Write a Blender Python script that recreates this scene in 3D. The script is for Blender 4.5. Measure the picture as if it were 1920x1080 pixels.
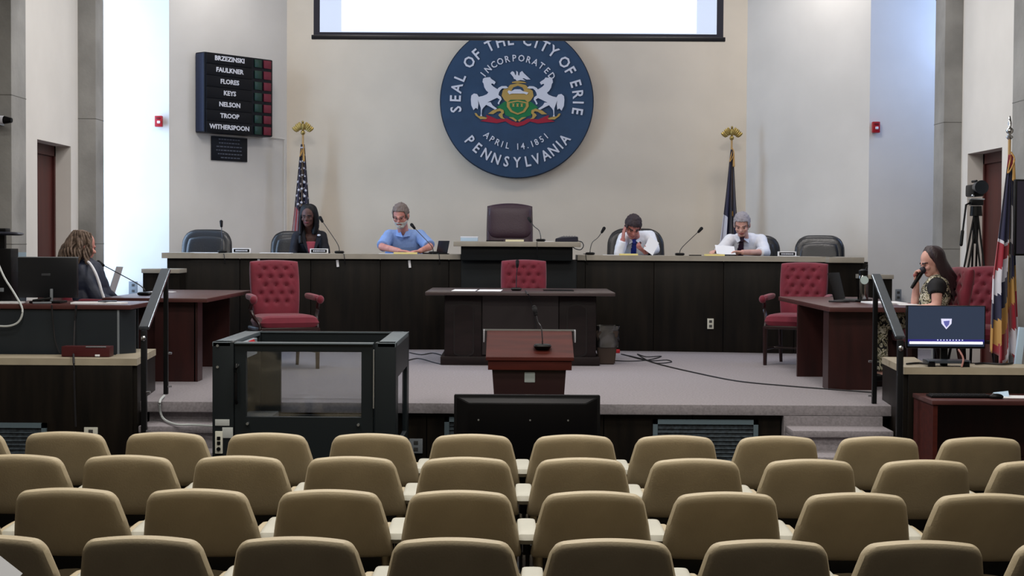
import bpy, bmesh, math, random
from mathutils import Vector, Matrix, Euler, noise
R = math.radians; PI = math.pi
random.seed(7)
SC = bpy.context.scene; COL = SC.collection
for o in list(bpy.data.objects): bpy.data.objects.remove(o)

# ---------------------------------------------------------------- camera, world, lights, exposure
F = 2880.0; CAMZ = 1.8
cd = bpy.data.cameras.new('camera'); cam = bpy.data.objects.new('camera', cd); COL.objects.link(cam)
cd.sensor_width = 36; cd.lens = F/1920*36; cd.clip_start = 0.1; cd.clip_end = 100
CR = Matrix.Rotation(PI/2-math.atan(87/F), 3, 'X') @ Matrix.Rotation(0.006, 3, 'Z')
cam.matrix_world = Matrix.Translation((0, 0, CAMZ)) @ CR.to_4x4()
SC.camera = cam
SC.view_settings.view_transform = 'Standard'; SC.view_settings.look = 'None'
SC.view_settings.exposure = 0.0; SC.view_settings.gamma = 1.0; SC.view_settings.use_curve_mapping = False
w = bpy.data.worlds.new('world'); SC.world = w; w.use_nodes = True
w.node_tree.nodes['Background'].inputs[0].default_value = (0.55, 0.68, 1, 1)
w.node_tree.nodes['Background'].inputs[1].default_value = 0.35
def area(name, loc, target, sx, sy, power, col):
    l = bpy.data.lights.new(name, 'AREA'); l.shape = 'RECTANGLE'; l.size = sx; l.size_y = sy; l.energy = power; l.color = col
    o = bpy.data.objects.new(name, l); COL.objects.link(o); o.location = loc
    o.rotation_euler = (Vector(target)-Vector(loc)).to_track_quat('-Z', 'Y').to_euler(); return o
# daylight through the two tall side windows
area('window_daylight_left', (-5.25, 16.6, 3.2), (0, 17.9, 2.8), 1.5, 4.4, 250, (0.56, 0.73, 1.0))
area('window_daylight_right', (5.3, 16.6, 4.3), (0, 17.5, 3.9), 1.3, 1.9, 52, (0.42, 0.58, 1.0))
# ceiling fixtures over the stage and the hall
for x, y, p, sx, sy in ((0, 17.4, 24, 4.5, .3), (-3.05, 17.45, 20, .5, .5), (3.15, 17.4, 27, .5, .5), (-2.2, 14.0, 72, .9, .9), (2.2, 14.0, 72, .9, .9), (0, 12.6, 90, 1.2, .9)):
    area('ceiling_lamp', (x, y, 5.5), (x, y+.01, 0), sx, sy, p, (1, .94, .89))
for x in (-2.6, 0, 2.6):
    for y, p in ((9.0, 54), (6.8, 56), (5.0, 48), (1.0, 14)):  # row nearest the camera is added to brighten the seat backs
        area('ceiling_lamp', (x, y, 4.7), (x, y+.01, 0), 1.1, .6, p, (1, .95, .87))

# ---------------------------------------------------------------- placing helpers
def at(px, py, Y):
    d = CR @ Vector(((px-960)/F, (540-py)/F, -1)); return Vector((0, 0, CAMZ)) + d*(Y/d.y)
def fl(px, py, z):
    d = CR @ Vector(((px-960)/F, (540-py)/F, -1)); return Vector((0, 0, CAMZ)) + d*((z-CAMZ)/d.z)
def S(px_len, Y): return px_len*Y/F
ST = 0.6      # stage floor height

# ---------------------------------------------------------------- materials
def lin(c):
    return tuple(((v/255)/12.92 if v/255 <= .04045 else ((v/255+.055)/1.055)**2.4) for v in c)+(1,)
MATS = {}
def mat(name, c, rough=.6, metal=0, var=0, vscale=8, bump=0, bscale=200, c2=None, spec=.4, stretch=None, emit=0, sheen=0):
    if name in MATS: return MATS[name]
    m = bpy.data.materials.new(name); m.use_nodes = True; nt = m.node_tree; b = nt.nodes['Principled BSDF']
    b.inputs['Base Color'].default_value = lin(c); b.inputs['Roughness'].default_value = rough
    b.inputs['Metallic'].default_value = metal; b.inputs['Specular IOR Level'].default_value = spec
    if sheen: b.inputs['Sheen Weight'].default_value = sheen
    if emit: b.inputs['Emission Color'].default_value = lin(c); b.inputs['Emission Strength'].default_value = emit
    if var or c2 or bump:
        tc = nt.nodes.new('ShaderNodeTexCoord'); mp = nt.nodes.new('ShaderNodeMapping'); nt.links.new(tc.outputs['Object'], mp.inputs[0])
        if stretch: mp.inputs['Scale'].default_value = stretch
    if var or c2:
        n = nt.nodes.new('ShaderNodeTexNoise'); n.inputs['Scale'].default_value = vscale; n.inputs['Detail'].default_value = 5
        nt.links.new(mp.outputs[0], n.inputs['Vector'])
        rp = nt.nodes.new('ShaderNodeValToRGB'); rp.color_ramp.elements[0].position = .32; rp.color_ramp.elements[1].position = .68
        k = var if var else .2
        lo = c2 if c2 else tuple(v*(1-k) for v in c)
        rp.color_ramp.elements[0].color = lin(lo); rp.color_ramp.elements[1].color = lin(tuple(min(255, v*(1+(0 if c2 else k))) for v in c))
        nt.links.new(n.outputs['Fac'], rp.inputs[0]); nt.links.new(rp.outputs[0], b.inputs['Base Color'])
    if bump:
        n2 = nt.nodes.new('ShaderNodeTexNoise'); n2.inputs['Scale'].default_value = bscale; n2.inputs['Detail'].default_value = 3
        nt.links.new(mp.outputs[0], n2.inputs['Vector'])
        bp = nt.nodes.new('ShaderNodeBump'); bp.inputs['Strength'].default_value = bump; bp.inputs['Distance'].default_value = .01
        nt.links.new(n2.outputs['Fac'], bp.inputs['Height']); nt.links.new(bp.outputs[0], b.inputs['Normal'])
    MATS[name] = m; return m
def glassy(name, tint, alpha, rough=.05):
    m = bpy.data.materials.new(name); m.use_nodes = True; nt = m.node_tree; nt.nodes.clear()
    o = nt.nodes.new('ShaderNodeOutputMaterial'); t = nt.nodes.new('ShaderNodeBsdfTransparent'); g = nt.nodes.new('ShaderNodeBsdfGlossy')
    t.inputs[0].default_value = lin(tint); g.inputs['Roughness'].default_value = rough
    mx = nt.nodes.new('ShaderNodeMixShader'); mx.inputs[0].default_value = alpha
    nt.links.new(t.outputs[0], mx.inputs[1]); nt.links.new(g.outputs[0], mx.inputs[2]); nt.links.new(mx.outputs[0], o.inputs[0])
    MATS[name] = m; return m
WALL = mat('cream_wall_paint', (226, 216, 200), .85, var=.015, vscale=2, bump=.03, bscale=90)
WALLW = mat('white_wall_paint', (218, 216, 212), .85, var=.015, vscale=2, bump=.03, bscale=90)
CONC = mat('grey_concrete', (142, 142, 140), .9, var=.10, vscale=2.2, bump=.25, bscale=25)
CARP = mat('grey_stage_carpet', (140, 135, 139), .97, var=.07, vscale=60, bump=.4, bscale=300, spec=.1)
CARPD = mat('dark_hall_carpet', (52, 48, 48), .97, var=.1, vscale=60, bump=.4, bscale=300, spec=.1)
WOOD = mat('dark_walnut_panel', (27, 22, 17), .42, c2=(12, 10, 8), vscale=4, stretch=(3, 3, .35), bump=.05, bscale=40, spec=.18)
CAP = mat('cream_laminate', (164, 154, 134), .5, var=.03)
CTOP = mat('grey_beige_counter', (156, 150, 138), .5, var=.03)
MAHO = mat('mahogany_wood', (52, 20, 18), .4, c2=(36, 13, 12), vscale=5, stretch=(3, 3, .4))
MAHOT = mat('mahogany_table_top', (84, 48, 45), .35, c2=(68, 38, 36), vscale=5, stretch=(.5, 4, 4))
LECT = mat('cherry_lectern_wood', (74, 30, 24), .6, c2=(58, 24, 20), vscale=5, stretch=(.5, 4, 4), spec=.12)
DWOOD = mat('dark_desk_wood', (36, 27, 28), .45, c2=(25, 19, 20), spec=.2, vscale=5, stretch=(.6, 3, 3))
DTOP = mat('dark_desk_top', (74, 62, 62), .35, c2=(60, 50, 50), vscale=5, stretch=(.5, 4, 4))
TAN = mat('tan_seat_vinyl', (163, 150, 124), .55, var=.03, vscale=6, bump=.12, bscale=120, spec=.3)
PAD = mat('ivory_arm_pad', (164, 162, 150), .5, var=.02, bump=.05)
BLK = mat('black_plastic', (7, 7, 9), .4, spec=.2)
BLKM = mat('black_powdercoat', (12, 13, 15), .45, spec=.25, bump=.05, bscale=300)
LIFTM = mat('charcoal_lift_steel', (20, 26, 29), .45, spec=.25, bump=.05, bscale=300)
LIFTE = mat('grey_lift_edge', (84, 94, 100), .4)
RED = mat('burgundy_upholstery', (108, 23, 42), .8, var=.06, vscale=12, bump=.15, bscale=250, sheen=.2)
LEG = mat('dark_cherry_leg', (36, 16, 15), .35)
LEA = mat('black_leather', (17, 20, 26), .33, bump=.15, bscale=60, spec=.6)
MAR = mat('maroon_leather', (60, 42, 52), .42, bump=.15, bscale=60, spec=.4)
SILV = mat('brushed_steel', (170, 176, 182), .3, metal=.9)
CHR = mat('chrome', (210, 212, 216), .15, metal=1)
RAILM = mat('rail_steel', (150, 158, 166), .22, metal=.9)
GOLD = mat('gold_metal', (170, 148, 88), .3, metal=.8)
GOLDP = mat('gold_paint', (190, 158, 88), .6)
SEALB = mat('seal_blue_paint', (48, 74, 104), .6, var=.04, vscale=5)
SEALR = mat('seal_rim_grey', (34, 46, 64), .6)
WHT = mat('white_paint', (222, 226, 238), .6)
GRN = mat('seal_green_paint', (30, 122, 74), .6)
REDP = mat('seal_red_paint', (165, 36, 58), .6)
PAPER = mat('white_paper', (232, 234, 238), .8)
YEL = mat('yellow_paper', (236, 222, 150), .8)
CREAMP = mat('cream_paper', (226, 220, 186), .8)
BLUEP = mat('pale_blue_paper', (176, 200, 222), .8)
OUTL = mat('ivory_outlet_plastic', (196, 196, 184), .5)
GREYP = mat('grey_plastic', (120, 126, 132), .5)
SLATE = mat('slate_laminate', (26, 33, 39), .5, var=.04)
BORD = mat('board_black', (9, 11, 20), .5, spec=.25)
BORDS = mat('board_side_blue', (28, 36, 56), .35)
LGRN = mat('lamp_green_lens', (10, 52, 38), .35)
LRED = mat('lamp_red_lens', (104, 18, 38), .45, emit=.04)
ALARM = mat('alarm_red', (166, 22, 34), .4)
VENT = mat('blue_grey_vent', (88, 104, 112), .5)
VENTD = mat('vent_mesh_dark', (50, 58, 64), .55, var=.3, vscale=40)
DOORR = mat('red_brown_door', (78, 28, 24), .45, c2=(60, 22, 20), vscale=4, stretch=(4, 4, .3))
SCRN = mat('projected_slide_white', (236, 250, 252), .8, emit=1.25)
SCRB = mat('projected_side_grey', (178, 192, 216), .8, emit=.55)
NAVYF = mat('navy_flag_cloth', (22, 24, 62), .8, sheen=.3)
REDF = mat('red_flag_cloth', (150, 28, 48), .8, sheen=.3)
WHTF = mat('white_flag_cloth', (210, 210, 222), .8, sheen=.3)
GLDF = mat('gold_flag_fringe', (196, 154, 92), .8)
PANE = glassy('clear_pane', (246, 249, 250), .06)
LGL = glassy('lift_pane', (240, 242, 244), .05)
BAG = glassy('clear_dark_bag', (95, 98, 102), .22, .25)
BIN = mat('brown_bin_plastic', (64, 50, 42), .5)
CORD = mat('dark_cord', (26, 25, 28), .6)
CORDW = mat('white_cord', (190, 196, 196), .5)

# ---------------------------------------------------------------- mesh helpers
def NB(): return bmesh.new()
def merge(bm, src, M=None):
    me = bpy.data.meshes.new('t'); src.to_mesh(me); src.free()
    if M is not None: me.transform(M)
    bm.from_mesh(me); bpy.data.meshes.remove(me)
def box(bm, c, s, bev=0, rot=None, seg=2, mi=0):
    b = NB(); bmesh.ops.create_cube(b, size=1); bmesh.ops.scale(b, vec=Vector(s), verts=b.verts)
    if bev: bmesh.ops.bevel(b, geom=b.edges[:], offset=bev, segments=seg, affect='EDGES', profile=.6)
    for f in b.faces: f.material_index = mi
    M = Matrix.Translation(c)
    if rot is not None: M = M @ (rot if isinstance(rot, Matrix) else Euler(rot).to_matrix().to_4x4())
    merge(bm, b, M); return bm
def bx(x0, x1, y0, y1, z0, z1, bm=None, bev=0):
    bm = bm or NB(); return box(bm, ((x0+x1)/2, (y0+y1)/2, (z0+z1)/2), (abs(x1-x0), abs(y1-y0), abs(z1-z0)), bev)
def quadbox(bm, P, bev=0):      # 8 points: bottom 4 (ccw), top 4
    b = NB(); v = [b.verts.new(p) for p in P]
    for f in ((3, 2, 1, 0), (4, 5, 6, 7), (0, 1, 5, 4), (1, 2, 6, 5), (2, 3, 7, 6), (3, 0, 4, 7)): b.faces.new([v[i] for i in f])
    if bev: bmesh.ops.bevel(b, geom=b.edges[:], offset=bev, segments=2, affect='EDGES')
    bmesh.ops.recalc_face_normals(b, faces=b.faces); merge(bm, b); return bm
def cyl(bm, p0, p1, r0, r1=None, seg=12, caps=True):
    p0 = Vector(p0); p1 = Vector(p1); r1 = r0 if r1 is None else r1; d = p1-p0
    b = NB(); bmesh.ops.create_cone(b, cap_ends=caps, segments=seg, radius1=max(r0, 1e-4), radius2=max(r1, 1e-4), depth=d.length)
    merge(bm, b, Matrix.Translation((p0+p1)/2) @ d.to_track_quat('Z', 'Y').to_matrix().to_4x4()); return bm
def ell(bm, c, r, rot=None, u=16, v=10):
    b = NB(); bmesh.ops.create_uvsphere(b, u_segments=u, v_segments=v, radius=1); r = (r, r, r) if isinstance(r, (int, float)) else r
    M = Matrix.Translation(c)
    if rot is not None: M = M @ (rot.to_4x4() if isinstance(rot, Matrix) else Euler(rot).to_matrix().to_4x4())
    merge(bm, b, M @ Matrix.Diagonal((*r, 1))); return bm
def capsule(bm, p0, p1, r0, r1=None, seg=12):
    r1 = r0 if r1 is None else r1
    cyl(bm, p0, p1, r0, r1, seg, True); ell(bm, p0, r0, u=seg, v=8); ell(bm, p1, r1, u=seg, v=8); return bm
def tube(bm, pts, r, seg=6, smooth=True):
    pts = [Vector(p) for p in pts]
    if smooth and len(pts) > 2:
        q = []
        for i in range(len(pts)-1):
            p0 = pts[max(i-1, 0)]; p1 = pts[i]; p2 = pts[i+1]; p3 = pts[min(i+2, len(pts)-1)]
            for k in range(5):
                t = k/5; q.append(.5*((2*p1)+(p2-p0)*t+(2*p0-5*p1+4*p2-p3)*t*t+(3*p1-p0-3*p2+p3)*t**3))
        q.append(pts[-1]); pts = q
    rings = []; b = NB(); up = Vector((0, 0, 1))
    for i, p in enumerate(pts):
        d = (pts[min(i+1, len(pts)-1)]-pts[max(i-1, 0)]).normalized()
        a = d.cross(up)
        if a.length < .05: a = d.cross(Vector((0, 1, 0)))
        a.normalize(); c = a.cross(d)
        rr = r if not callable(r) else r(i/(len(pts)-1))
        rings.append([b.verts.new(p+rr*(math.cos(2*PI*k/seg)*a+math.sin(2*PI*k/seg)*c)) for k in range(seg)])
    for i in range(len(rings)-1):
        for k in range(seg): b.faces.new((rings[i][k], rings[i][(k+1) % seg], rings[i+1][(k+1) % seg], rings[i+1][k]))
    b.faces.new(rings[0][::-1]); b.faces.new(rings[-1]); bmesh.ops.recalc_face_normals(b, faces=b.faces); merge(bm, b); return bm
def prism(bm, pts, y0, y1):     # outline in XZ, extruded along Y
    b = NB(); v = [b.verts.new((x, y0, z)) for x, z in pts]; f = b.faces.new(v)
    r = bmesh.ops.extrude_face_region(b, geom=[f]); bmesh.ops.translate(b, vec=(0, y1-y0, 0), verts=[e for e in r['geom'] if isinstance(e, bmesh.types.BMVert)])
    bmesh.ops.triangulate(b, faces=[f for f in b.faces if len(f.verts) > 4]); bmesh.ops.recalc_face_normals(b, faces=b.faces); merge(bm, b); return bm
def lathe(bm, prof, seg=20, M=None):
    b = NB(); rings = [[b.verts.new((r*math.cos(2*PI*k/seg), r*math.sin(2*PI*k/seg), z)) for k in range(seg)] for r, z in prof]
    for i in range(len(rings)-1):
        for k in range(seg): b.faces.new((rings[i][k], rings[i][(k+1) % seg], rings[i+1][(k+1) % seg], rings[i+1][k]))
    b.faces.new(rings[0][::-1]); b.faces.new(rings[-1]); bmesh.ops.recalc_face_normals(b, faces=b.faces); merge(bm, b, M or Matrix()); return bm
def cushion(bm, w, h, t, k=.35, N=16, wb=None, post=None, e=6, disp=None, rt=0, rb=0):
    """soft slab standing in XZ, thickness along Y; wb = width at the bottom"""
    b = NB(); wb = wb or w; g = [[None]*(N+1) for _ in range(N+1)]; g2 = [[None]*(N+1) for _ in range(N+1)]
    for i in range(N+1):
        for j in range(N+1):
            u = math.sin(PI/2*(2*i/N-1))*.55+(2*i/N-1)*.45; v = math.sin(PI/2*(2*j/N-1))*.55+(2*j/N-1)*.45
            x = u*math.sqrt(1-k*v*v/2); z = v*math.sqrt(1-k*u*u/2)
            ww = wb+(w-wb)*(z+1)/2
            rr = rt if z > 0 else rb
            if rr:
                ax_, az_ = abs(x), abs(z); cx_, cz_ = 1-2*rr/ww, 1-2*rr/h
                if ax_ > cx_ and az_ > cz_:
                    dx_, dz_ = (ax_-cx_)/(1-cx_), (az_-cz_)/(1-cz_)
                    x = math.copysign(cx_+(1-cx_)*dx_*math.sqrt(1-dz_*dz_/2), x); z = math.copysign(cz_+(1-cz_)*dz_*math.sqrt(1-dx_*dx_/2), z)
            d = ((1-abs(u)**e)*(1-abs(v)**e))**.4 if abs(u) < 1 and abs(v) < 1 else 0
            for s, G in ((-1, g), (1, g2)):
                if s == 1 and (i in (0, N) or j in (0, N)): G[i][j] = g[i][j]; continue
                y = s*t/2*d
                if disp and s == -1: y += disp(x, z)*d
                p = Vector((x*ww/2, y, z*h/2))
                if post: p = Vector(post(*p))
                G[i][j] = b.verts.new(p)
    for i in range(N):
        for j in range(N):
            b.faces.new((g[i][j], g[i+1][j], g[i+1][j+1], g[i][j+1])); b.faces.new((g2[i][j], g2[i][j+1], g2[i+1][j+1], g2[i+1][j]))
    bmesh.ops.recalc_face_normals(b, faces=b.faces); merge(bm, b); return bm
def setmat(o, m):
    if isinstance(m, (list, tuple)):
        for q in m: o.data.materials.append(q)
    else: o.data.materials.append(m)
def obj(name, bm, m, parent=None, smooth=None, loc=None):
    if isinstance(bm, bpy.types.Mesh): me = bm; me.name = name
    else: me = bpy.data.meshes.new(name); bm.to_mesh(me); bm.free()
    o = bpy.data.objects.new(name, me); COL.objects.link(o); setmat(o, m)
    if smooth is True:
        for p in me.polygons: p.use_smooth = True
    elif smooth is None:
        for p in me.polygons: p.use_smooth = True
        me.set_sharp_from_angle(angle=R(35))
    if parent: o.parent = parent
    if loc is not None: o.location = loc
    return o
def tag(o, label, cat, group=None):
    o['label'] = label; o['category'] = cat
    if group: o['group'] = group
    return o
def thing(name, label, cat, loc=(0, 0, 0), rz=0, group=None):
    o = bpy.data.objects.new(name, None); COL.objects.link(o); o.location = loc; o.rotation_euler = (0, 0, rz); o.empty_display_size = .1
    return tag(o, label, cat, group)
def struct(name, bm, m, parent=None, smooth=None):
    o = obj(name, bm, m, parent, smooth)
    if not parent: o['kind'] = 'structure'
    return o
def kids(o): return [c for c in bpy.data.objects if c.parent == o]
def dup(root, loc, rz, label, group=None):
    r = root.copy(); COL.objects.link(r); r.location = loc; r.rotation_euler = (0, 0, rz); r['label'] = label
    if group: r['group'] = group
    for ch in kids(root):
        c = ch.copy(); COL.objects.link(c); c.parent = r
        for gch in kids(ch):
            d = gch.copy(); COL.objects.link(d); d.parent = c
    return r
TXT = {}
def text_bm(s, size, depth, bold=0.0, align='CENTER', spacing=1.0):
    key = (s, size, depth, bold, spacing)
    if key not in TXT:
        c = bpy.data.curves.new('t', 'FONT'); c.body = s; c.size = size; c.extrude = depth/2; c.offset = bold; c.align_x = 'CENTER'; c.align_y = 'CENTER'; c.space_character = spacing; c.resolution_u = 2
        o = bpy.data.objects.new('t', c); COL.objects.link(o); bpy.context.view_layer.update()
        me = bpy.data.meshes.new_from_object(o.evaluated_get(bpy.context.evaluated_depsgraph_get()))
        bpy.data.objects.remove(o); bpy.data.curves.remove(c); TXT[key] = me
    b = NB(); b.from_mesh(TXT[key]); return b
UP = Matrix.Rotation(PI/2, 4, 'X')       # text plane XY -> XZ, facing -Y

# ---------------------------------------------------------------- the setting
struct('floor', bx(-6.5, 6.5, -4, 11.4, -.2, 0), CARPD)
# stage slab with rounded carpet nosing
b = bx(-6.2, 6.2, 11.36, 20, ST-.08, ST, bev=.012)
struct('floor', b, CARP)['label'] = 'grey carpeted raised stage floor'
struct('floor', bx(-6.2, 6.2, 11.52, 20, 0, ST-.085), CARPD)['label'] = 'dark body below the stage carpet'
b = bx(-2.7, -1.95, 11.43, 11.5, 0, ST-.08); bx(2.02, 2.75, 11.34, 11.5, 0, ST-.08, b)
struct('trim_1', b, CARP)
# wood panels under the stage lip
st = thing('stage_riser', 'dark walnut panelled riser under the carpeted stage edge', 'riser', (0, 11.42, 0))
obj('backing', bx(-1.95, 2.02, .045, .06, 0, ST-.08), BLK, st)  # black board added so no outside light shows between panels
x = -1.95
while x < 2.0:
    x2 = min(x+.66, 2.02); obj('panel', bx(x+.004, x2-.004, 0, .04, 0, ST-.08), WOOD, st); x = x2
def steps(label, x0, x1, Y):
    t = thing('stage_steps', label, 'steps', ((x0+x1)/2, Y, 0)); w2 = (x1-x0)/2
    for k in range(3):
        obj('step', bx(-w2, w2, -.29*(k+1), 0 if k == 0 else -.29*k+.02, 0, ST-.15*(k+1)-.05), CARP, t)
        obj('nosing', bx(-w2, w2, -.29*(k+1)-.03, -.29*k+.02, ST-.15*(k+1)-.05, ST-.15*(k+1), bev=.012), CARP, t)
steps('grey carpeted steps at the left end of the stage beside the lift', -2.70, -1.97, 11.40)
steps('grey carpeted steps at the right end of the stage', 2.03, 2.76, 11.36)

ZT = 5.6
def wallseg(name, a, bb, z0, z1, m, th=.12, out=1):
    a = Vector((*a, 0)); bb = Vector((*bb, 0)); d = (bb-a).normalized(); n = Vector((-d.y, d.x, 0))*th*out
    P = [a, bb, bb+n, a+n]; bm = NB()
    quadbox(bm, [p+Vector((0, 0, z0)) for p in P]+[p+Vector((0, 0, z1)) for p in P]); return struct(name, bm, m)
wallseg('wall_back', (-2.79, 19), (2.88, 19), ST, ZT, WALL)
wallseg('wall_back_left', (-3.93, 17.6), (-2.79, 19), ST, ZT, WALLW)
wallseg('wall_back_right', (2.88, 19), (4.05, 17.5), ST, ZT, WALLW)
wallseg('wall_bay_left', (-5.6, 17.6), (-3.93, 17.6), ST, ZT, WALLW)
wallseg('wall_bay_right', (4.05, 17.5), (5.7, 17.5), ST, ZT, WALLW)
# side walls with door niches
def side_wall(name, X, Y0, Y1, n0, n1, zt, sgn, dep):
    bm = bx(X, X+sgn*.3, Y0, n0, ST, ZT); bx(X, X+sgn*.3, n1, Y1, ST, ZT, bm); bx(X, X+sgn*.3, n0, n1, zt, ZT, bm)
    return struct(name, bm, WALLW)
side_wall('wall_left', -4.35, 13.3, 15.4, 14.08, 15.15, 2.71, -1, .17)
side_wall('wall_right', 4.43, 12.9, 15.2, 13.94, 14.99, 2.68, 1, .17)
for nm, X, n0, n1, zt, sg in (('door_1', -4.52, 14.08, 15.15, 2.71, -1), ('door_2', 4.60, 13.94, 14.99, 2.68, 1)):
    d = struct(nm, bx(X, X+sg*.05, n0+.07, n1-.04, ST, zt-.1, bev=.004), DOORR)
    obj('door_frame', bx(X-sg*.02, X+sg*.06, n0, n0+.07, ST, zt, bx(X-sg*.02, X+sg*.06, n1-.04, n1, ST, zt, bx(X-sg*.02, X+sg*.06, n0, n1, zt-.1, zt))), DOORR, d)
    obj('door_hinge', box(NB(), (X-sg*.01, n0+.12, ST+1.75), (.02, .03, .12), .004), SILV, d)
    obj('door_hinge', box(NB(), (X-sg*.01, n0+.12, ST+.55), (.02, .03, .12), .004), SILV, d)
def column(label, x0, x1, y0, y1):
    b = bx(x0, x1, y0, y1, 0, ZT, bev=.01); o = obj('concrete_column', b, CONC); tag(o, label, 'column')
    for z in (1.75, 3.0, 4.25): obj('form_joint', bx(x0-.001, x1+.001, y0-.001, y1+.001, z, z+.006), mat('joint_grey', (96, 96, 93), .9), o)  # thin darker grey bands mark the form joints
column('grey concrete column left of the bright window bay', -4.9, -4.17, 15.4, 15.70)
column('grey concrete column at the far left edge beside the door', -5.4, -4.20, 12.9, 13.29)
column('grey concrete column right of the daylit window bay', 4.25, 4.95, 15.2, 15.55)
column('grey concrete column at the far right edge behind the flag', 4.25, 5.4, 12.5, 13.12)
# tall side windows behind the columns
for nm, X, y0, y1 in (('window_1', -4.9, 15.7, 17.6), ('window_2', 5.0, 15.55, 17.5)):
    wn = struct(nm, bx(X-.01, X+.01, y0+.05, y1-.05, ST+.05, 5.2), PANE)
    f = NB()
    for z in (ST, 2.1, 3.6, 5.2): bx(X-.04, X+.04, y0, y1, z, z+.06, f)
    for yy in (y0, (y0+y1)/2-.03, y1-.06): bx(X-.04, X+.04, yy, yy+.06, ST, 5.26, f)
    obj('window_frame', f, BLKM, wn)
    struct('wall_over_'+nm, bx(X-.06, X+.06, y0, y1, 5.26, ZT), WALLW)
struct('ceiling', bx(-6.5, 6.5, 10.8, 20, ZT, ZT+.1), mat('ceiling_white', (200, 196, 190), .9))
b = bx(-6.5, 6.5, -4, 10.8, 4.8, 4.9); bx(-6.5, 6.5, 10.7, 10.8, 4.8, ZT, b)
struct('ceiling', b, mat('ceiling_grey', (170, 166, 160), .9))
HALLW = mat('hall_wall_grey', (170, 164, 156), .9)  # one even grey for the unseen hall walls
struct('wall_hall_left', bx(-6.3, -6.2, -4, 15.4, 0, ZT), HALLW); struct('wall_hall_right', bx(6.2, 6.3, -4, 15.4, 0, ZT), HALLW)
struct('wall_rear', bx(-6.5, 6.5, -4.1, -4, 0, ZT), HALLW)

# low partitions either side of the stage, cream cap
def partition(label, P, side_w):   # P: list of plan points along the front then back
    t = thing('low_partition', label, 'partition')
    for i in range(len(P)-1):
        a = Vector((*P[i], 0)); c = Vector((*P[i+1], 0)); L = (c-a).length; n = max(1, round(L/1.1)); d = (c-a)/n; ang = math.atan2(d.y, d.x)
        for k in range(n):
            m = a+d*(k+.5)
            obj('panel', box(NB(), (m.x, m.y, .44), (d.length-.008, .05, .88), .003, (0, 0, ang)), WOOD, t)
    obj('backing', box(NB(), ((P[0][0]+P[1][0])/2, P[0][1]+.035, .44), (abs(P[0][0]-P[1][0]), .02, .87)), BLK, t)
    # cap
    bm = NB(); n = len(P); out = []
    for i, p in enumerate(P): out.append(Vector((*p, 0)))
    cen = Vector((-6 if P[0][0] < 0 else 6, 12.2, 0))
    poly = [out[0], out[1], out[2]]; inn = [Vector((out[0].x, out[0].y+.34, 0)), Vector((out[1].x+side_w*.22, out[1].y+.34, 0)), Vector((out[2].x+side_w*.22, out[2].y, 0))]
    for i in range(2):
        Q = [poly[i], poly[i+1], inn[i+1], inn[i]]
        fo = Vector((0, 0, 0))
        quadbox(bm, [q+Vector((-side_w*.03 if q in poly[1:] else 0, -.03 if q in poly[:2] else 0, .88)) for q in Q]+[q+Vector((-side_w*.03 if q in poly[1:] else 0, -.03 if q in poly[:2] else 0, .93)) for q in Q])
    obj('cap', bm, CAP, t); return t
lp = partition('dark walnut low wall with cream cap left of the stage steps', [(-6.1, 11.2), (-2.76, 11.2), (-2.86, 12.2)], -1)
rp = partition('dark walnut low wall with cream cap right of the stage steps', [(6.1, 10.85), (2.80, 10.85), (2.88, 11.8)], 1)

# ---------------------------------------------------------------- the dais
def dY(X): return 17.0-.034*X*X
ZC = 1.655
da = thing('council_dais', 'long curved dark walnut dais with grey-beige counter along the back wall', 'desk', (0, 0, 0))
xs = [-3.72+i*(7.55/10) for i in range(11)]
for i in range(10):
    a, c = xs[i], xs[i+1]; pa = Vector((a, dY(a), 0)); pc = Vector((c, dY(c), 0)); m = (pa+pc)/2; d = pc-pa
    obj('front_panel', box(NB(), (m.x, m.y+.02, (ST+ZC-.05)/2), (d.length-.006, .04, ZC-.05-ST), .003, (0, 0, math.atan2(d.y, d.x))), WOOD, da)
for i in range(10):
    a, c = xs[i], xs[i+1]; pa = Vector((a, dY(a)+.055, 0)); pc = Vector((c, dY(c)+.055, 0)); m = (pa+pc)/2; d = pc-pa
    obj('gap_board', box(NB(), (m.x, m.y, (ST+ZC-.06)/2), (d.length+.004, .02, ZC-.06-ST), 0, (0, 0, math.atan2(d.y, d.x))), BLK, da)  # unseen black boards added to block world light in the panel gaps
def ctop(x0, x1, yo, yb, z0, z1, nseg=14, mt=CTOP, par=None, name='countertop'):
    bm = NB(); P0 = []; P1 = []
    for i in range(nseg+1):
        X = x0+(x1-x0)*i/nseg; P0.append(Vector((X, dY(X)+yo, 0))); P1.append(Vector((X, dY(X)+yb, 0)))
    lo = [[bm.verts.new((p.x, p.y, z)) for p in Q] for Q in (P0, P1) for z in (z0, z1)]
    f0, f1, b0, b1 = lo
    for i in range(nseg):
        bm.faces.new((f0[i], f0[i+1], f1[i+1], f1[i])); bm.faces.new((b0[i+1], b0[i], b1[i], b1[i+1])); bm.faces.new((f1[i], f1[i+1], b1[i+1], b1[i])); bm.faces.new((f0[i+1], f0[i], b0[i], b0[i+1]))
    for i in (0, nseg): bm.faces.new((f0[i], f1[i], b1[i], b0[i]))
    bmesh.ops.recalc_face_normals(bm, faces=bm.faces); return obj(name, bm, mt, par)
ctop(-3.75, -.57, -.07, .55, ZC-.055, ZC, par=da); ctop(.72, 3.52, -.07, .55, ZC-.055, ZC, par=da)
ctop(-3.75, -3.45, -.09, .56, ZC-.055, ZC+.004, 3, par=da)
# end block at the right
xr = at(1553, 490, 16.45).x; xe = at(1617, 490, 16.45).x
obj('end_block', bx(xr, xe-.02, 16.42, 16.9, ST, ZC-.06), WOOD, da); obj('end_cap', bx(xr-.01, xe, 16.36, 17.0, ZC-.06, ZC, bev=.004), CTOP, da)
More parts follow.
